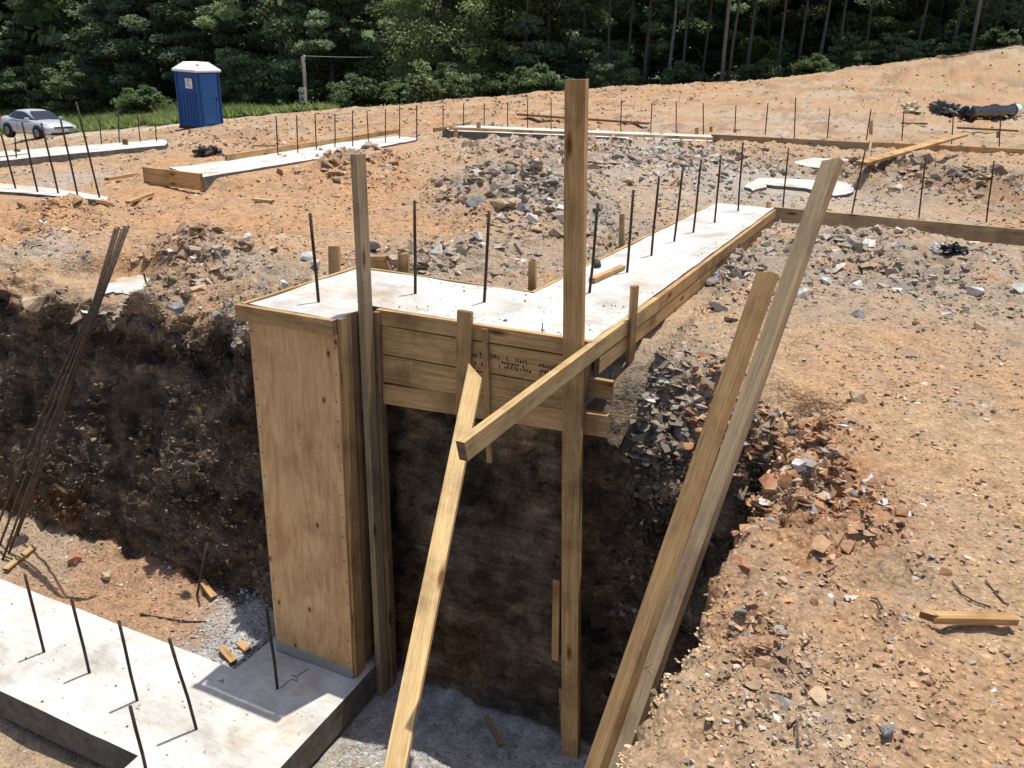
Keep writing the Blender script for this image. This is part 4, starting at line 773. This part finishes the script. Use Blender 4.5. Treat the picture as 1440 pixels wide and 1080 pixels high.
m=MB(); m.box((-.24,-.03,Hp-.5),(.05,.03,Hp-.42)); m.build('bracket',wd,pp)
m=MB(); e0=Vector((.1,0,Hp)); e1_=Vector(D(640,62,62))-PB; R_=math.radians(0); P=[e0.lerp(e1_,i/14)-Vector((0,0,1.1*math.sin(math.pi*i/14)*.35)) for i in range(15)]; m.tube(P,.012,5); 
wr=m.build('service_wire',mat('wire_grey',col=(.35,.36,.35),rough=.6),pp)
# ------------------------------------------------------------------ car
sil=mat('silver_paint',col=(.62,.64,.66),rough=.3,metal=.35,spec=.6); gls=mat('car_glass',col=(.015,.02,.028),rough=.06,spec=.8); tyr=mat('tyre_rubber',col=(.015,.015,.016),rough=.85); alu=mat('alloy',col=(.30,.31,.32),rough=.35,metal=.8); blkp=mat('black_trim',col=(.01,.01,.011),rough=.5)
lens=mat('lamp_lens',col=(.72,.75,.78),rough=.1); redl=mat('tail_lens',col=(.35,.01,.01),rough=.2)
CD=45.; cb=D(56,192,CD); car=empty('parked_car',(cb.x,cb.y,cb.z-.02)); tag(car,'silver sedan parked on the pale track at the far left','car')
def loft(m,secs,mi=0,smooth=True):
    n=len(secs[0]); vs=[p for s_ in secs for p in s_]; fs=[]
    for i in range(len(secs)-1):
        for k in range(n-1): fs.append((i*n+k,i*n+k+1,(i+1)*n+k+1,(i+1)*n+k))
    fs.append(tuple(reversed(range(n)))); fs.append(tuple((len(secs)-1)*n+k for k in range(n)))
    fs+= [((i+1)*n,(i+1)*n+n-1,i*n+n-1,i*n) for i in range(len(secs)-1)]
    m.mesh(vs,fs,mi,smooth)
# x forward; cross-section half widths and deck height
def sec(x,hw,zb,zs,zd,crown=.03):
    pts=[(-hw*.90,zb),(-hw,zb+.12),(-hw,zs),(-hw*.93,zd-.02),(-hw*.6,zd+crown*.6),(0,zd+crown),(hw*.6,zd+crown*.6),(hw*.93,zd-.02),(hw,zs),(hw,zb+.12),(hw*.90,zb)]
    return [(x,y,z) for y,z in pts]
m=MB(); loft(m,[sec(-2.30,.70,.42,.62,.86),sec(-2.24,.80,.26,.66,1.00),sec(-1.8,.87,.20,.70,1.04),sec(-1.0,.895,.18,.72,.96,.0),sec(0,.90,.18,.70,.93,.0),sec(.9,.895,.18,.68,.95,.03),sec(1.5,.88,.18,.66,.90,.05),sec(2.0,.84,.20,.60,.80,.05),sec(2.22,.76,.24,.55,.70,.03),sec(2.30,.66,.34,.50,.60,.0)])
bd=m.build('body',sil,car); md=bd.modifiers.new('s','SUBSURF'); md.levels=md.render_levels=2
# greenhouse
def gs(x,hw,z0,hr,z1): return [(x,-hw,z0),(x,-hr,z1-.05),(x,-hr*.8,z1),(x,0,z1+.015),(x,hr*.8,z1),(x,hr,z1-.05),(x,hw,z0)]
m=MB(); loft(m,[gs(-1.75,.72,.98,.60,1.02),gs(-1.15,.80,.93,.62,1.36),gs(-.5,.82,.90,.64,1.44),(gs(.05,.82,.90,.63,1.43)),gs(.35,.82,.90,.60,1.36),gs(1.08,.78,.92,.66,.96)])
cbn=m.build('cabin',sil,car); md=cbn.modifiers.new('s','SUBSURF'); md.levels=md.render_levels=1
def pane(pts,name='window',mt_=gls):
    m=MB(); m.face(pts); o=m.build(name,mt_,car); sd=o.modifiers.new('t','SOLIDIFY'); sd.thickness=.02; sd.offset=0; return o
for s in (-1,1):
    q=lambda x,y,z:(x,s*y,z)
    pane([q(-1.22,.79,.99),q(-.45,.815,.97),q(-.45,.70,1.345),q(-.85,.685,1.335)][::s]); pane([q(-.38,.815,.97),q(.72,.80,.96),q(.28,.70,1.28),q(-.05,.71,1.345),q(-.38,.71,1.345)][::s])
    m=MB(); m.box((.55,s*.86-.02 if s>0 else -1.04,.94),(.72,1.04 if s>0 else -.84,1.06)); m.build('side_mirror',sil,car,.03)
    m=MB(); m.mesh([(2.05,s*.60,.70),(2.29,s*.55,.66),(2.10,s*.84,.66),(1.85,s*.89,.70),(2.05,s*.60,.60),(2.32,s*.55,.56),(2.13,s*.84,.57),(1.88,s*.90,.64)],[(0,1,2,3),(1,5,6,2),(2,6,7,3),(4,5,1,0),(7,6,5,4),(0,3,7,4)]); m.build('headlight',lens,car,.01)
    m=MB(); m.box((-2.31,s*.72-.12,.74),(-2.2,s*.72+.12,.92)); m.build('taillight',redl,car,.02)
    m=MB(); m.box((-.42,s*.903-.004,.30),(-.41,s*.903+.004,.93)); m.box((-1.15,s*.90-.004,.84),(.9,s*.90+.006,.86)); m.build('door_seam',blkp,car)
    for x in (-1.36,1.34):
        m=MB(); m.tube([(x,s*.70,.315),(x,s*.935,.315)],.40,24); m.build('wheel_arch',blkp,car)
        wh=empty('wheel',(x,s*.84,.315)); wh.parent=car
        m=MB(); m.tube([(0,-.11,0),(0,-.085,0),(0,.085,0),(0,.11,0)],[.29,.32,.32,.29],24); m.build('tyre',tyr,wh)
        m=MB(); m.tube([(0,s*.10,0),(0,s*.118,0)],[.215,.20],20)
        for k in range(5): a_=k*2*math.pi/5; m.tube([(0,s*.122,0),(.2*math.cos(a_),s*.122,.2*math.sin(a_))],.022,5)
        m.build('rim',alu,wh)
pane([(1.02,-.66,1.0),(1.02,.66,1.0),(.37,.55,1.365),(.37,-.55,1.365)],'windscreen'); pane([(-1.70,-.58,1.06),(-1.20,-.56,1.36),(-1.20,.56,1.36),(-1.70,.58,1.06)],'rear_window')
m=MB(); m.box((2.20,-.52,.60),(2.325,.52,.66)); m.build('grille',blkp,car,.01)
m=MB(); m.box((2.10,-.70,.27),(2.33,.70,.36)); m.build('lower_grille',blkp,car,.01)
m=MB(); m.box((2.30,-.20,.43),(2.335,.20,.54)); m.build('license_plate',whi,car)
m=MB(); m.tube([(2.30,0,.635),(2.345,0,.635)],.055,14); m.build('badge',alu,car)
va=math.atan2(cb.x,cb.y); toc=math.atan2(-cb.y,-cb.x); car.rotation_euler=(0,0,toc+math.radians(31))
m=MB(); 
# pale boards stacked behind the car, and the kerb-like track edge
lumber('board',D(104,180,46),D(127,177,46),.35,.25,(0,0,1),'lumber_bright','pale stack behind the front of the silver car','board',seed=77)
# ------------------------------------------------------------------ vegetation
def leafm(name,c,tr=.5):
    def f(m,n,l,b):
        at=N(n,'ShaderNodeVertexColor',layer_name='Col'); oi=N(n,'ShaderNodeObjectInfo'); hv=N(n,'ShaderNodeHueSaturation'); mr=N(n,'ShaderNodeMapRange'); mr.inputs[3].default_value=.8; mr.inputs[4].default_value=1.2; l.new(oi.outputs['Random'],mr.inputs[0]); l.new(mr.outputs[0],hv.inputs['Value'])
        l.new(at.outputs[0],hv.inputs['Color']); l.new(hv.outputs[0],b.inputs['Base Color'])
        t=N(n,'ShaderNodeBsdfTranslucent'); l.new(hv.outputs[0],t.inputs[0]); mx=N(n,'ShaderNodeMixShader'); mx.inputs[0].default_value=tr; l.new(b.outputs[0],mx.inputs[1]); l.new(t.outputs[0],mx.inputs[2]); l.new(mx.outputs[0],n['Material Output'].inputs[0])
    return mat(name,f,rough=.55,spec=.35)
LEAF=leafm('foliage',None); BARK=rockm('bark',(.05,.042,.035),(.15,.13,.11)); BARKP=rockm('bark_pale',(.10,.09,.075),(.24,.22,.19))
def crumbs_on(pt,n,label):
    i=np.arange(n); P=pt; S=rng.uniform(.002,.007,n)*(1+rng.random(n)**6*1.5); P[:,2]+=S*.3; C=np.where(rng.random((n,1))>.5,np.array((.10,.085,.07)),np.array((.34,.25,.17)))*(.6+.8*rng.random((n,1))); scatter('slab_crumbs',P,S,C,label,'crumbs')
n=260; e=rng.random(n); a_=rng.integers(0,4,n); o_=rng.exponential(.05,n)
X=np.where(a_==0,-2.6+1.25*e,np.where(a_==1,-1.33-o_,np.where(a_==2,-3.25+1.9*e,-3.2+1.8*e))); Y=np.where(a_==0,3.94+o_,np.where(a_==1,4+5*e,np.where(a_==2,3.95+.7*rng.random(n),4.66-o_))); X=np.where(a_==1,X+(Y-3.9)*.026,X)
crumbs_on(np.stack([X,Y,np.full(n,S+.002)],1),n,'dark dirt crumbs scattered over the upper concrete footing')
n=160; crumbs_on(np.stack([rng.uniform(-6,-2.65,n),rng.uniform(2.52,3.24,n),np.full(n,-2.138)],1),n,'dirt crumbs scattered over the pit footing')
def leaves(cent,nper,rad,size,c0,seed,flat=.55,tilt=.7,elong=1.7):
    r=np.random.default_rng(seed); n=len(cent)*nper; ci=np.repeat(np.arange(len(cent)),nper); d=r.normal(0,1,(n,3)); d/=np.linalg.norm(d,axis=1)[:,None]; d*=(r.random((n,1))**.45)*rad[ci][:,None]; d[:,2]*=flat
    P=cent[ci]+d; nn=r.normal(0,tilt,(n,3)); nn[:,2]+=1; nn/=np.linalg.norm(nn,axis=1)[:,None]; a=np.cross(nn,r.normal(0,1,(n,3))); a/=np.linalg.norm(a,axis=1)[:,None]; b=np.cross(nn,a)
    s=size*(.6+.8*r.random((n,1))); a=a*s*elong/2; b=b*s/2
    V_=np.stack([P-a,P-b,P+a,P+b],1).reshape(-1,3); Fc=np.arange(n*4).reshape(-1,4)
    cl=(.65+.7*r.random(len(cent)))[ci][:,None]; C=np.array(c0)*cl*(.75+.5*r.random((n,1))); C[:,0]*=(.85+.3*r.random(n)); C=np.repeat(C,4,0); return V_,Fc,C
def crown_pts(kind,H,W,r):
    """branch tips: broad = rounded deciduous, pine = layered whorls, thin = high sparse"""
    c=[];ra=[];br=[]
    if kind=='pine':
        z=H*.12
        while z<H:
            f=1-(z/H)**1.3; n=5
            for k in range(n):
                a=r.uniform(0,6.28); L=W*.5*f*r.uniform(.6,1.1)+.2
                for q in (.45,.8,1.):
                    c.append((L*q*math.cos(a),L*q*math.sin(a),z+L*q*.25*r.uniform(.3,1.3))); ra.append(.45+.25*f)
                br.append(((0,0,z-.1),(L*math.cos(a),L*math.sin(a),z+L*.2)))
            z+=H*.045*r.uniform(.8,1.3)
    elif kind=='broad':
        for i in range(95):
            a=r.uniform(0,6.28); t=r.random(); z=H*(.08+.90*t); R=W*.5*math.sin(math.pi*min(1,.18+.80*t))**.7*r.uniform(.45,1.08)
            c.append((R*math.cos(a),R*math.sin(a),z)); ra.append(r.uniform(.5,1.2))
            if i%4==0: br.append(((0,0,max(.4,z-H*.2)),c[-1]))
    elif kind=='thin':
        for i in range(46):
            a=r.uniform(0,6.28); t=r.random()**.8; z=H*(.30+.70*t); R=W*.5*r.uniform(.15,1.); c.append((R*math.cos(a),R*math.sin(a),z)); ra.append(r.uniform(.3,.7))
            if i%3==0: br.append(((0,0,z-.6),c[-1]))
    else:
        for i in range(64):
            a=r.uniform(0,6.28); R=W*.5*math.sqrt(r.random()); z=H*r.uniform(.1,1)*math.sqrt(max(.1,1-(R/(W*.55))**2)); c.append((R*math.cos(a),R*math.sin(a),z)); ra.append(r.uniform(.25,.6))
            if i%3==0: br.append(((0,0,0),c[-1]))
    return np.array(c),np.array(ra),br
protoT={}
def tproto(key,kind,H,W,c0,nper,size,seed,trunk=.16,bark=None):
    r=random.Random(seed); c,ra,br=crown_pts(kind,H,W,r); V_,F_,C_=leaves(c,nper,ra,size,c0,seed,flat=.5 if kind!='pine' else .35,elong=2.6 if kind=='pine' else 1.6)
    me=bigmesh('crown',V_,F_,LEAF,C_); crown=me.data; bpy.data.objects.remove(me)
    m=MB(); x=y=0;P=[(0,0,-.4)]
    for i in range(1,9): x+=r.uniform(-.06,.06)*W*.2; y+=r.uniform(-.06,.06)*W*.2; P.append((x,y,H*.95*i/8))
    m.tube(P,[trunk*(1-.8*i/8) for i in range(9)],9)
    for a,b in br: a=Vector(a);b=Vector(b); m.tube([a,a.lerp(b,.5)+Vector((0,0,.1)),b],[trunk*.28,trunk*.18,trunk*.06],5)
    t=m.build('trunk',bark or BARK); td=t.data; bpy.data.objects.remove(t)
    protoT[key]=(crown,td,(V_,F_,C_))
DG=(.17,.22,.12); MG=(.23,.29,.14); LG_=(.33,.39,.17)
tproto('pine','pine',13,7.5,(.18,.23,.14),170,.115,1,.2); tproto('pine2','pine',11,6.5,(.20,.25,.145),170,.11,2,.17)
tproto('oak','broad',13,8.5,DG,300,.13,3,.2); tproto('maple','broad',12,7.5,MG,300,.12,4,.18); tproto('willow','broad',9,6.5,LG_,280,.10,5,.14)
tproto('thin','thin',15,4.2,DG,230,.105,6,.10,BARKP); tproto('thin2','thin',14,3.6,MG,230,.10,7,.075,BARK)
tproto('bush','bush',3.2,4.4,(.19,.24,.11),120,.11,8,.05); tproto('bush2','bush',2.0,2.6,(.13,.18,.075),120,.10,9,.04); tproto('sapling','bush',2.2,1.4,(.16,.20,.09),24,.16,10,.03)
def tree(key,px,py,d,sc,rz,name,label,cat,group):
    p=D(px,py,d); o=empty(name,tuple(p),rz); o.scale=(sc,sc,sc); tag(o,label,cat,group)
    for nm,me in (('crown',protoT[key][0]),('trunk',protoT[key][1])):
        c=bpy.data.objects.new(nm,me); COL.objects.link(c); c.parent=o
    return o
W='along the wood edge'
tr=[('oak',-70,150,64,1.1,'broad dark tree cut by the left edge of the picture'),('pine',45,150,64,1.1,'dark pine standing behind the silver car'),('oak',135,152,62,1.15,'dark broad tree behind the lit bushes at left'),('pine2',205,158,57,1.25,'pine left of the blue portable toilet'),
 ('oak',262,156,58,1.15,'broad tree right behind the blue portable toilet'),('pine',330,158,55,1.15,'pine between the portable toilet and the power pole'),('maple',400,156,52,1.1,'green tree just left of the power pole'),('pine2',468,155,50,1.15,'feathery tree just right of the power pole'),
 ('maple',545,152,52,1.15,'tall green tree under the patch of sky'),('willow',625,148,47,1.1,'light green tree right of the sapling'),('willow',700,142,49,1.15,'bright green tree left of the tallest post'),('pine2',768,138,48,1.15,'dark tree directly left of the tallest post'),
 ('thin2',852,132,45,1.1,'thin tree directly right of the tallest post'),('oak',905,128,58,1.0,'dark rounded tree behind the thin trunks'),('thin',937,127,44,1.0,'slender tree with grey trunk left of the pale pair'),('thin',1014,118,41,1.05,'slender tree with the palest trunk, left one of the pair'),('thin2',1023,118,41.5,1.1,'slender pale tree, right one of the pair'),
 ('maple',1070,116,57,1.0,'tree behind the pair of pale trunks'),('thin2',1092,110,43,1.05,'thin dark-trunked tree right of the pale pair'),('oak',1150,104,58,1.05,'dark tree over the bare slope left of the lit shrubs'),('thin2',1175,100,43,1.,'thin tree rising behind the crest shrubs'),('maple',1235,95,54,1.0,'tree with lit leaves above the slope'),
 ('oak',1310,88,54,1.1,'broad dark tree above the right slope'),('thin',1363,78,41,1.1,'grey thick-trunked tree near the right edge'),('maple',1420,72,46,1.1,'leafy tree at the right edge of the picture'),('oak',1500,66,48,1.1,'dark tree beyond the right edge'),
 ('thin2',818,134,47,1.05,'thin dark trunk half hidden by the tallest post'),('thin2',878,130,46,1.1,'slim trunk second right of the tallest post'),('thin',903,128,49,1.1,'slim grey trunk in front of the dark rounded tree'),('thin2',958,124,44,1.1,'slim dark trunk between two grey ones'),('thin2',985,121,46,1.05,'slim trunk just left of the pale pair'),('thin',1048,116,48,1.1,'grey trunk right behind the pale pair'),
 ('thin2',1120,107,44,1.1,'slim dark trunk over the small crest bush'),('thin',1148,104,46,1.,'slim grey trunk over the middle of the slope'),('thin2',1212,98,45,1.1,'slim trunk between the two lit crest shrubs'),('thin2',1285,90,44,1.05,'slim trunk right of the second lit shrub'),('thin',1335,84,46,1.1,'slim grey trunk left of the thick one near the right edge'),('thin2',1392,76,44,1.,'slim dark trunk near the right end of the crest'),('thin2',735,140,46,1.1,'slim dark trunk left of the tallest post top'),('thin2',660,147,49,1.1,'slim trunk behind the bright green tree')]
for i,(k,x,y,d,s,lab) in enumerate(tr): tree(k,x,y+6,d,s,i*2.3,'thin_tree' if 'thin' in k else ('pine_tree' if 'pine' in k else 'broadleaf_tree'),lab,'tree','trees '+W)
bs=[('bush',75,152,58,1.25,'lit leafy bush behind the silver car'),('bush',128,155,56,1.15,'bright bush at the meadow edge right of the car'),('bush2',20,148,60,1.5,'bush at the left edge behind the car'),('bush',640,150,43,.8,'low bright bush beside the sapling'),('sapling',594,153,41,1.0,'single pale sapling at the wood edge'),('bush2',755,140,42,1.,'bush at the wood edge left of the tallest post'),
 ('bush2',560,156,43,.9,'small bush left of the sapling'),('bush2',500,158,43,1.1,'dim bush between the power pole and the sapling'),('bush2',700,146,43,.9,'bush under the bright green tree'),('bush',865,132,43,.7,'bush right of the tallest post at the crest'),('bush2',955,126,42,.8,'low bush left of the pale trunks'),
 ('bush2',1140,112,40,.7,'small bush on the crest right of the pale trunks'),('bush',1195,100,42,.55,'lit shrub on the crest of the slope'),('bush',1255,94,42,.6,'second lit shrub on the crest of the slope'),('bush2',1070,118,41,.7,'low dark shrub on the crest'),('bush',1330,85,43,.5,'shrub under the broad dark tree at right'),('bush2',1400,74,41,.7,'small shrub near the right end of the crest'),('bush',360,160,50,.9,'dim bush left of the power pole'),('bush2',205,166,50,1.1,'shrub left of the portable toilet')]
for i,(k,x,y,d,s,lab) in enumerate(bs): tree(k,x,y+2,d,s,i*1.9+.4,'sapling' if k=='sapling' else 'bush',lab,'sapling' if k=='sapling' else 'bush','bushes '+W)
# wood behind, one mass
vs=[];fs=[];cs=[];off=0; r=random.Random(5)
spots=[]
for rowd,stepx in ((62,62),(72,58),(84,52)):
    x=-330+r.uniform(0,40)
    while x<1800:
        spots.append((x,rowd*(1.08-.12*max(0,min(1,x/1440))),r.choice(['oak','maple','pine','oak']),r.uniform(1.15,1.5))); x+=stepx*r.uniform(.8,1.2)
spots=[s_ for s_ in spots if not (470<s_[0]<575 and s_[1]>0 and r.random()<.75)]
spots+=[(510,64,'maple',.95),(548,66,'oak',.9),(530,75,'oak',.85)]
for x,d,k,s_ in spots:
    p=D(x,150-.045*x,d); a,f,c=protoT[k][2]; sel=np.arange(0,len(f),7); th=r.uniform(0,6.28); ct,st_=math.cos(th),math.sin(th); Q=a.reshape(-1,4,3)[sel].reshape(-1,3); cc=c.reshape(-1,4,3)[sel].reshape(-1,3)
    mid_=Q.reshape(-1,4,3).mean(1,keepdims=True); Q=((Q.reshape(-1,4,3)-mid_)*2.3+mid_).reshape(-1,3)
    Q=np.stack([Q[:,0]*ct-Q[:,1]*st_,Q[:,0]*st_+Q[:,1]*ct,Q[:,2]],1)*s_+np.array([p.x,p.y,p.z-1]); vs.append(Q); fs.append(np.arange(len(Q)).reshape(-1,4)+off); cs.append(cc*1.3); off+=len(Q)
wo=bigmesh('woodland',np.concatenate(vs),np.concatenate(fs),LEAF,np.concatenate(cs)); tag(wo,'dense dark wood filling the background behind the front trees','wood',kind='stuff')
# undergrowth along the edge
n=9000; xs=rng.uniform(-120,1560,n); yb=np.interp(xs,[-120,250,430,600,800,1000,1200,1440,1560],[146,156,159,152,134,121,98,68,55]); dd_=np.interp(xs,[-120,250,430,800,1440,1560],[64,55,45,44,43,43])+rng.uniform(0,9,n)
C0=np.array([D(x,y+4,d)[:] for x,y,d in zip(xs,yb,dd_)]); cl=fbm(xs*.02,dd_*.3,3.,3); C0[:,2]+=rng.random(n)*1.6*(cl>-.1)*(.6+cl)*np.where(xs>780,.45,1)-.2
V_,F_,C_=leaves(C0,9,np.full(n,.35),.2,(.055,.08,.03),77,flat=.8,tilt=1.2); tag(bigmesh('undergrowth',V_,F_,LEAF,C_),'low tangled undergrowth along the foot of the wood','undergrowth',kind='stuff')
# meadow grass
n=60000; xs=rng.uniform(-420,470,n); gi=rng.choice(np.where((gl>.3)&(gl<22)&(uu<gf.x)&(px>-60)&(px<460)&(pz<3))[0],n); P=gpos[gi]+e1[gi]*rng.random((n,1))+e2[gi]*rng.random((n,1))
hgt_=(.18+.3*rng.random(n))*(1+.8*fbm(P[:,0]*.4,P[:,1]*.4,2.,3)); th=rng.uniform(0,6.28,n); wv=np.stack([np.cos(th),np.sin(th),np.zeros(n)],1)*.05; lean=rng.normal(0,.28,(n,3)); lean[:,2]=0
tip=P+lean+np.stack([np.zeros(n)]*2+[hgt_],1); Vg=np.stack([P-wv,P+wv,tip],1).reshape(-1,3); Cg=np.repeat(np.array((.27,.33,.11))*(.6+.7*rng.random((n,1))),3,0)
tag(bigmesh('meadow_grass',Vg,np.arange(n*3).reshape(-1,3),LEAF,Cg,nside=3),'rough green grass between the track and the wood at left','grass',kind='stuff')
bpy.context.view_layer.update()
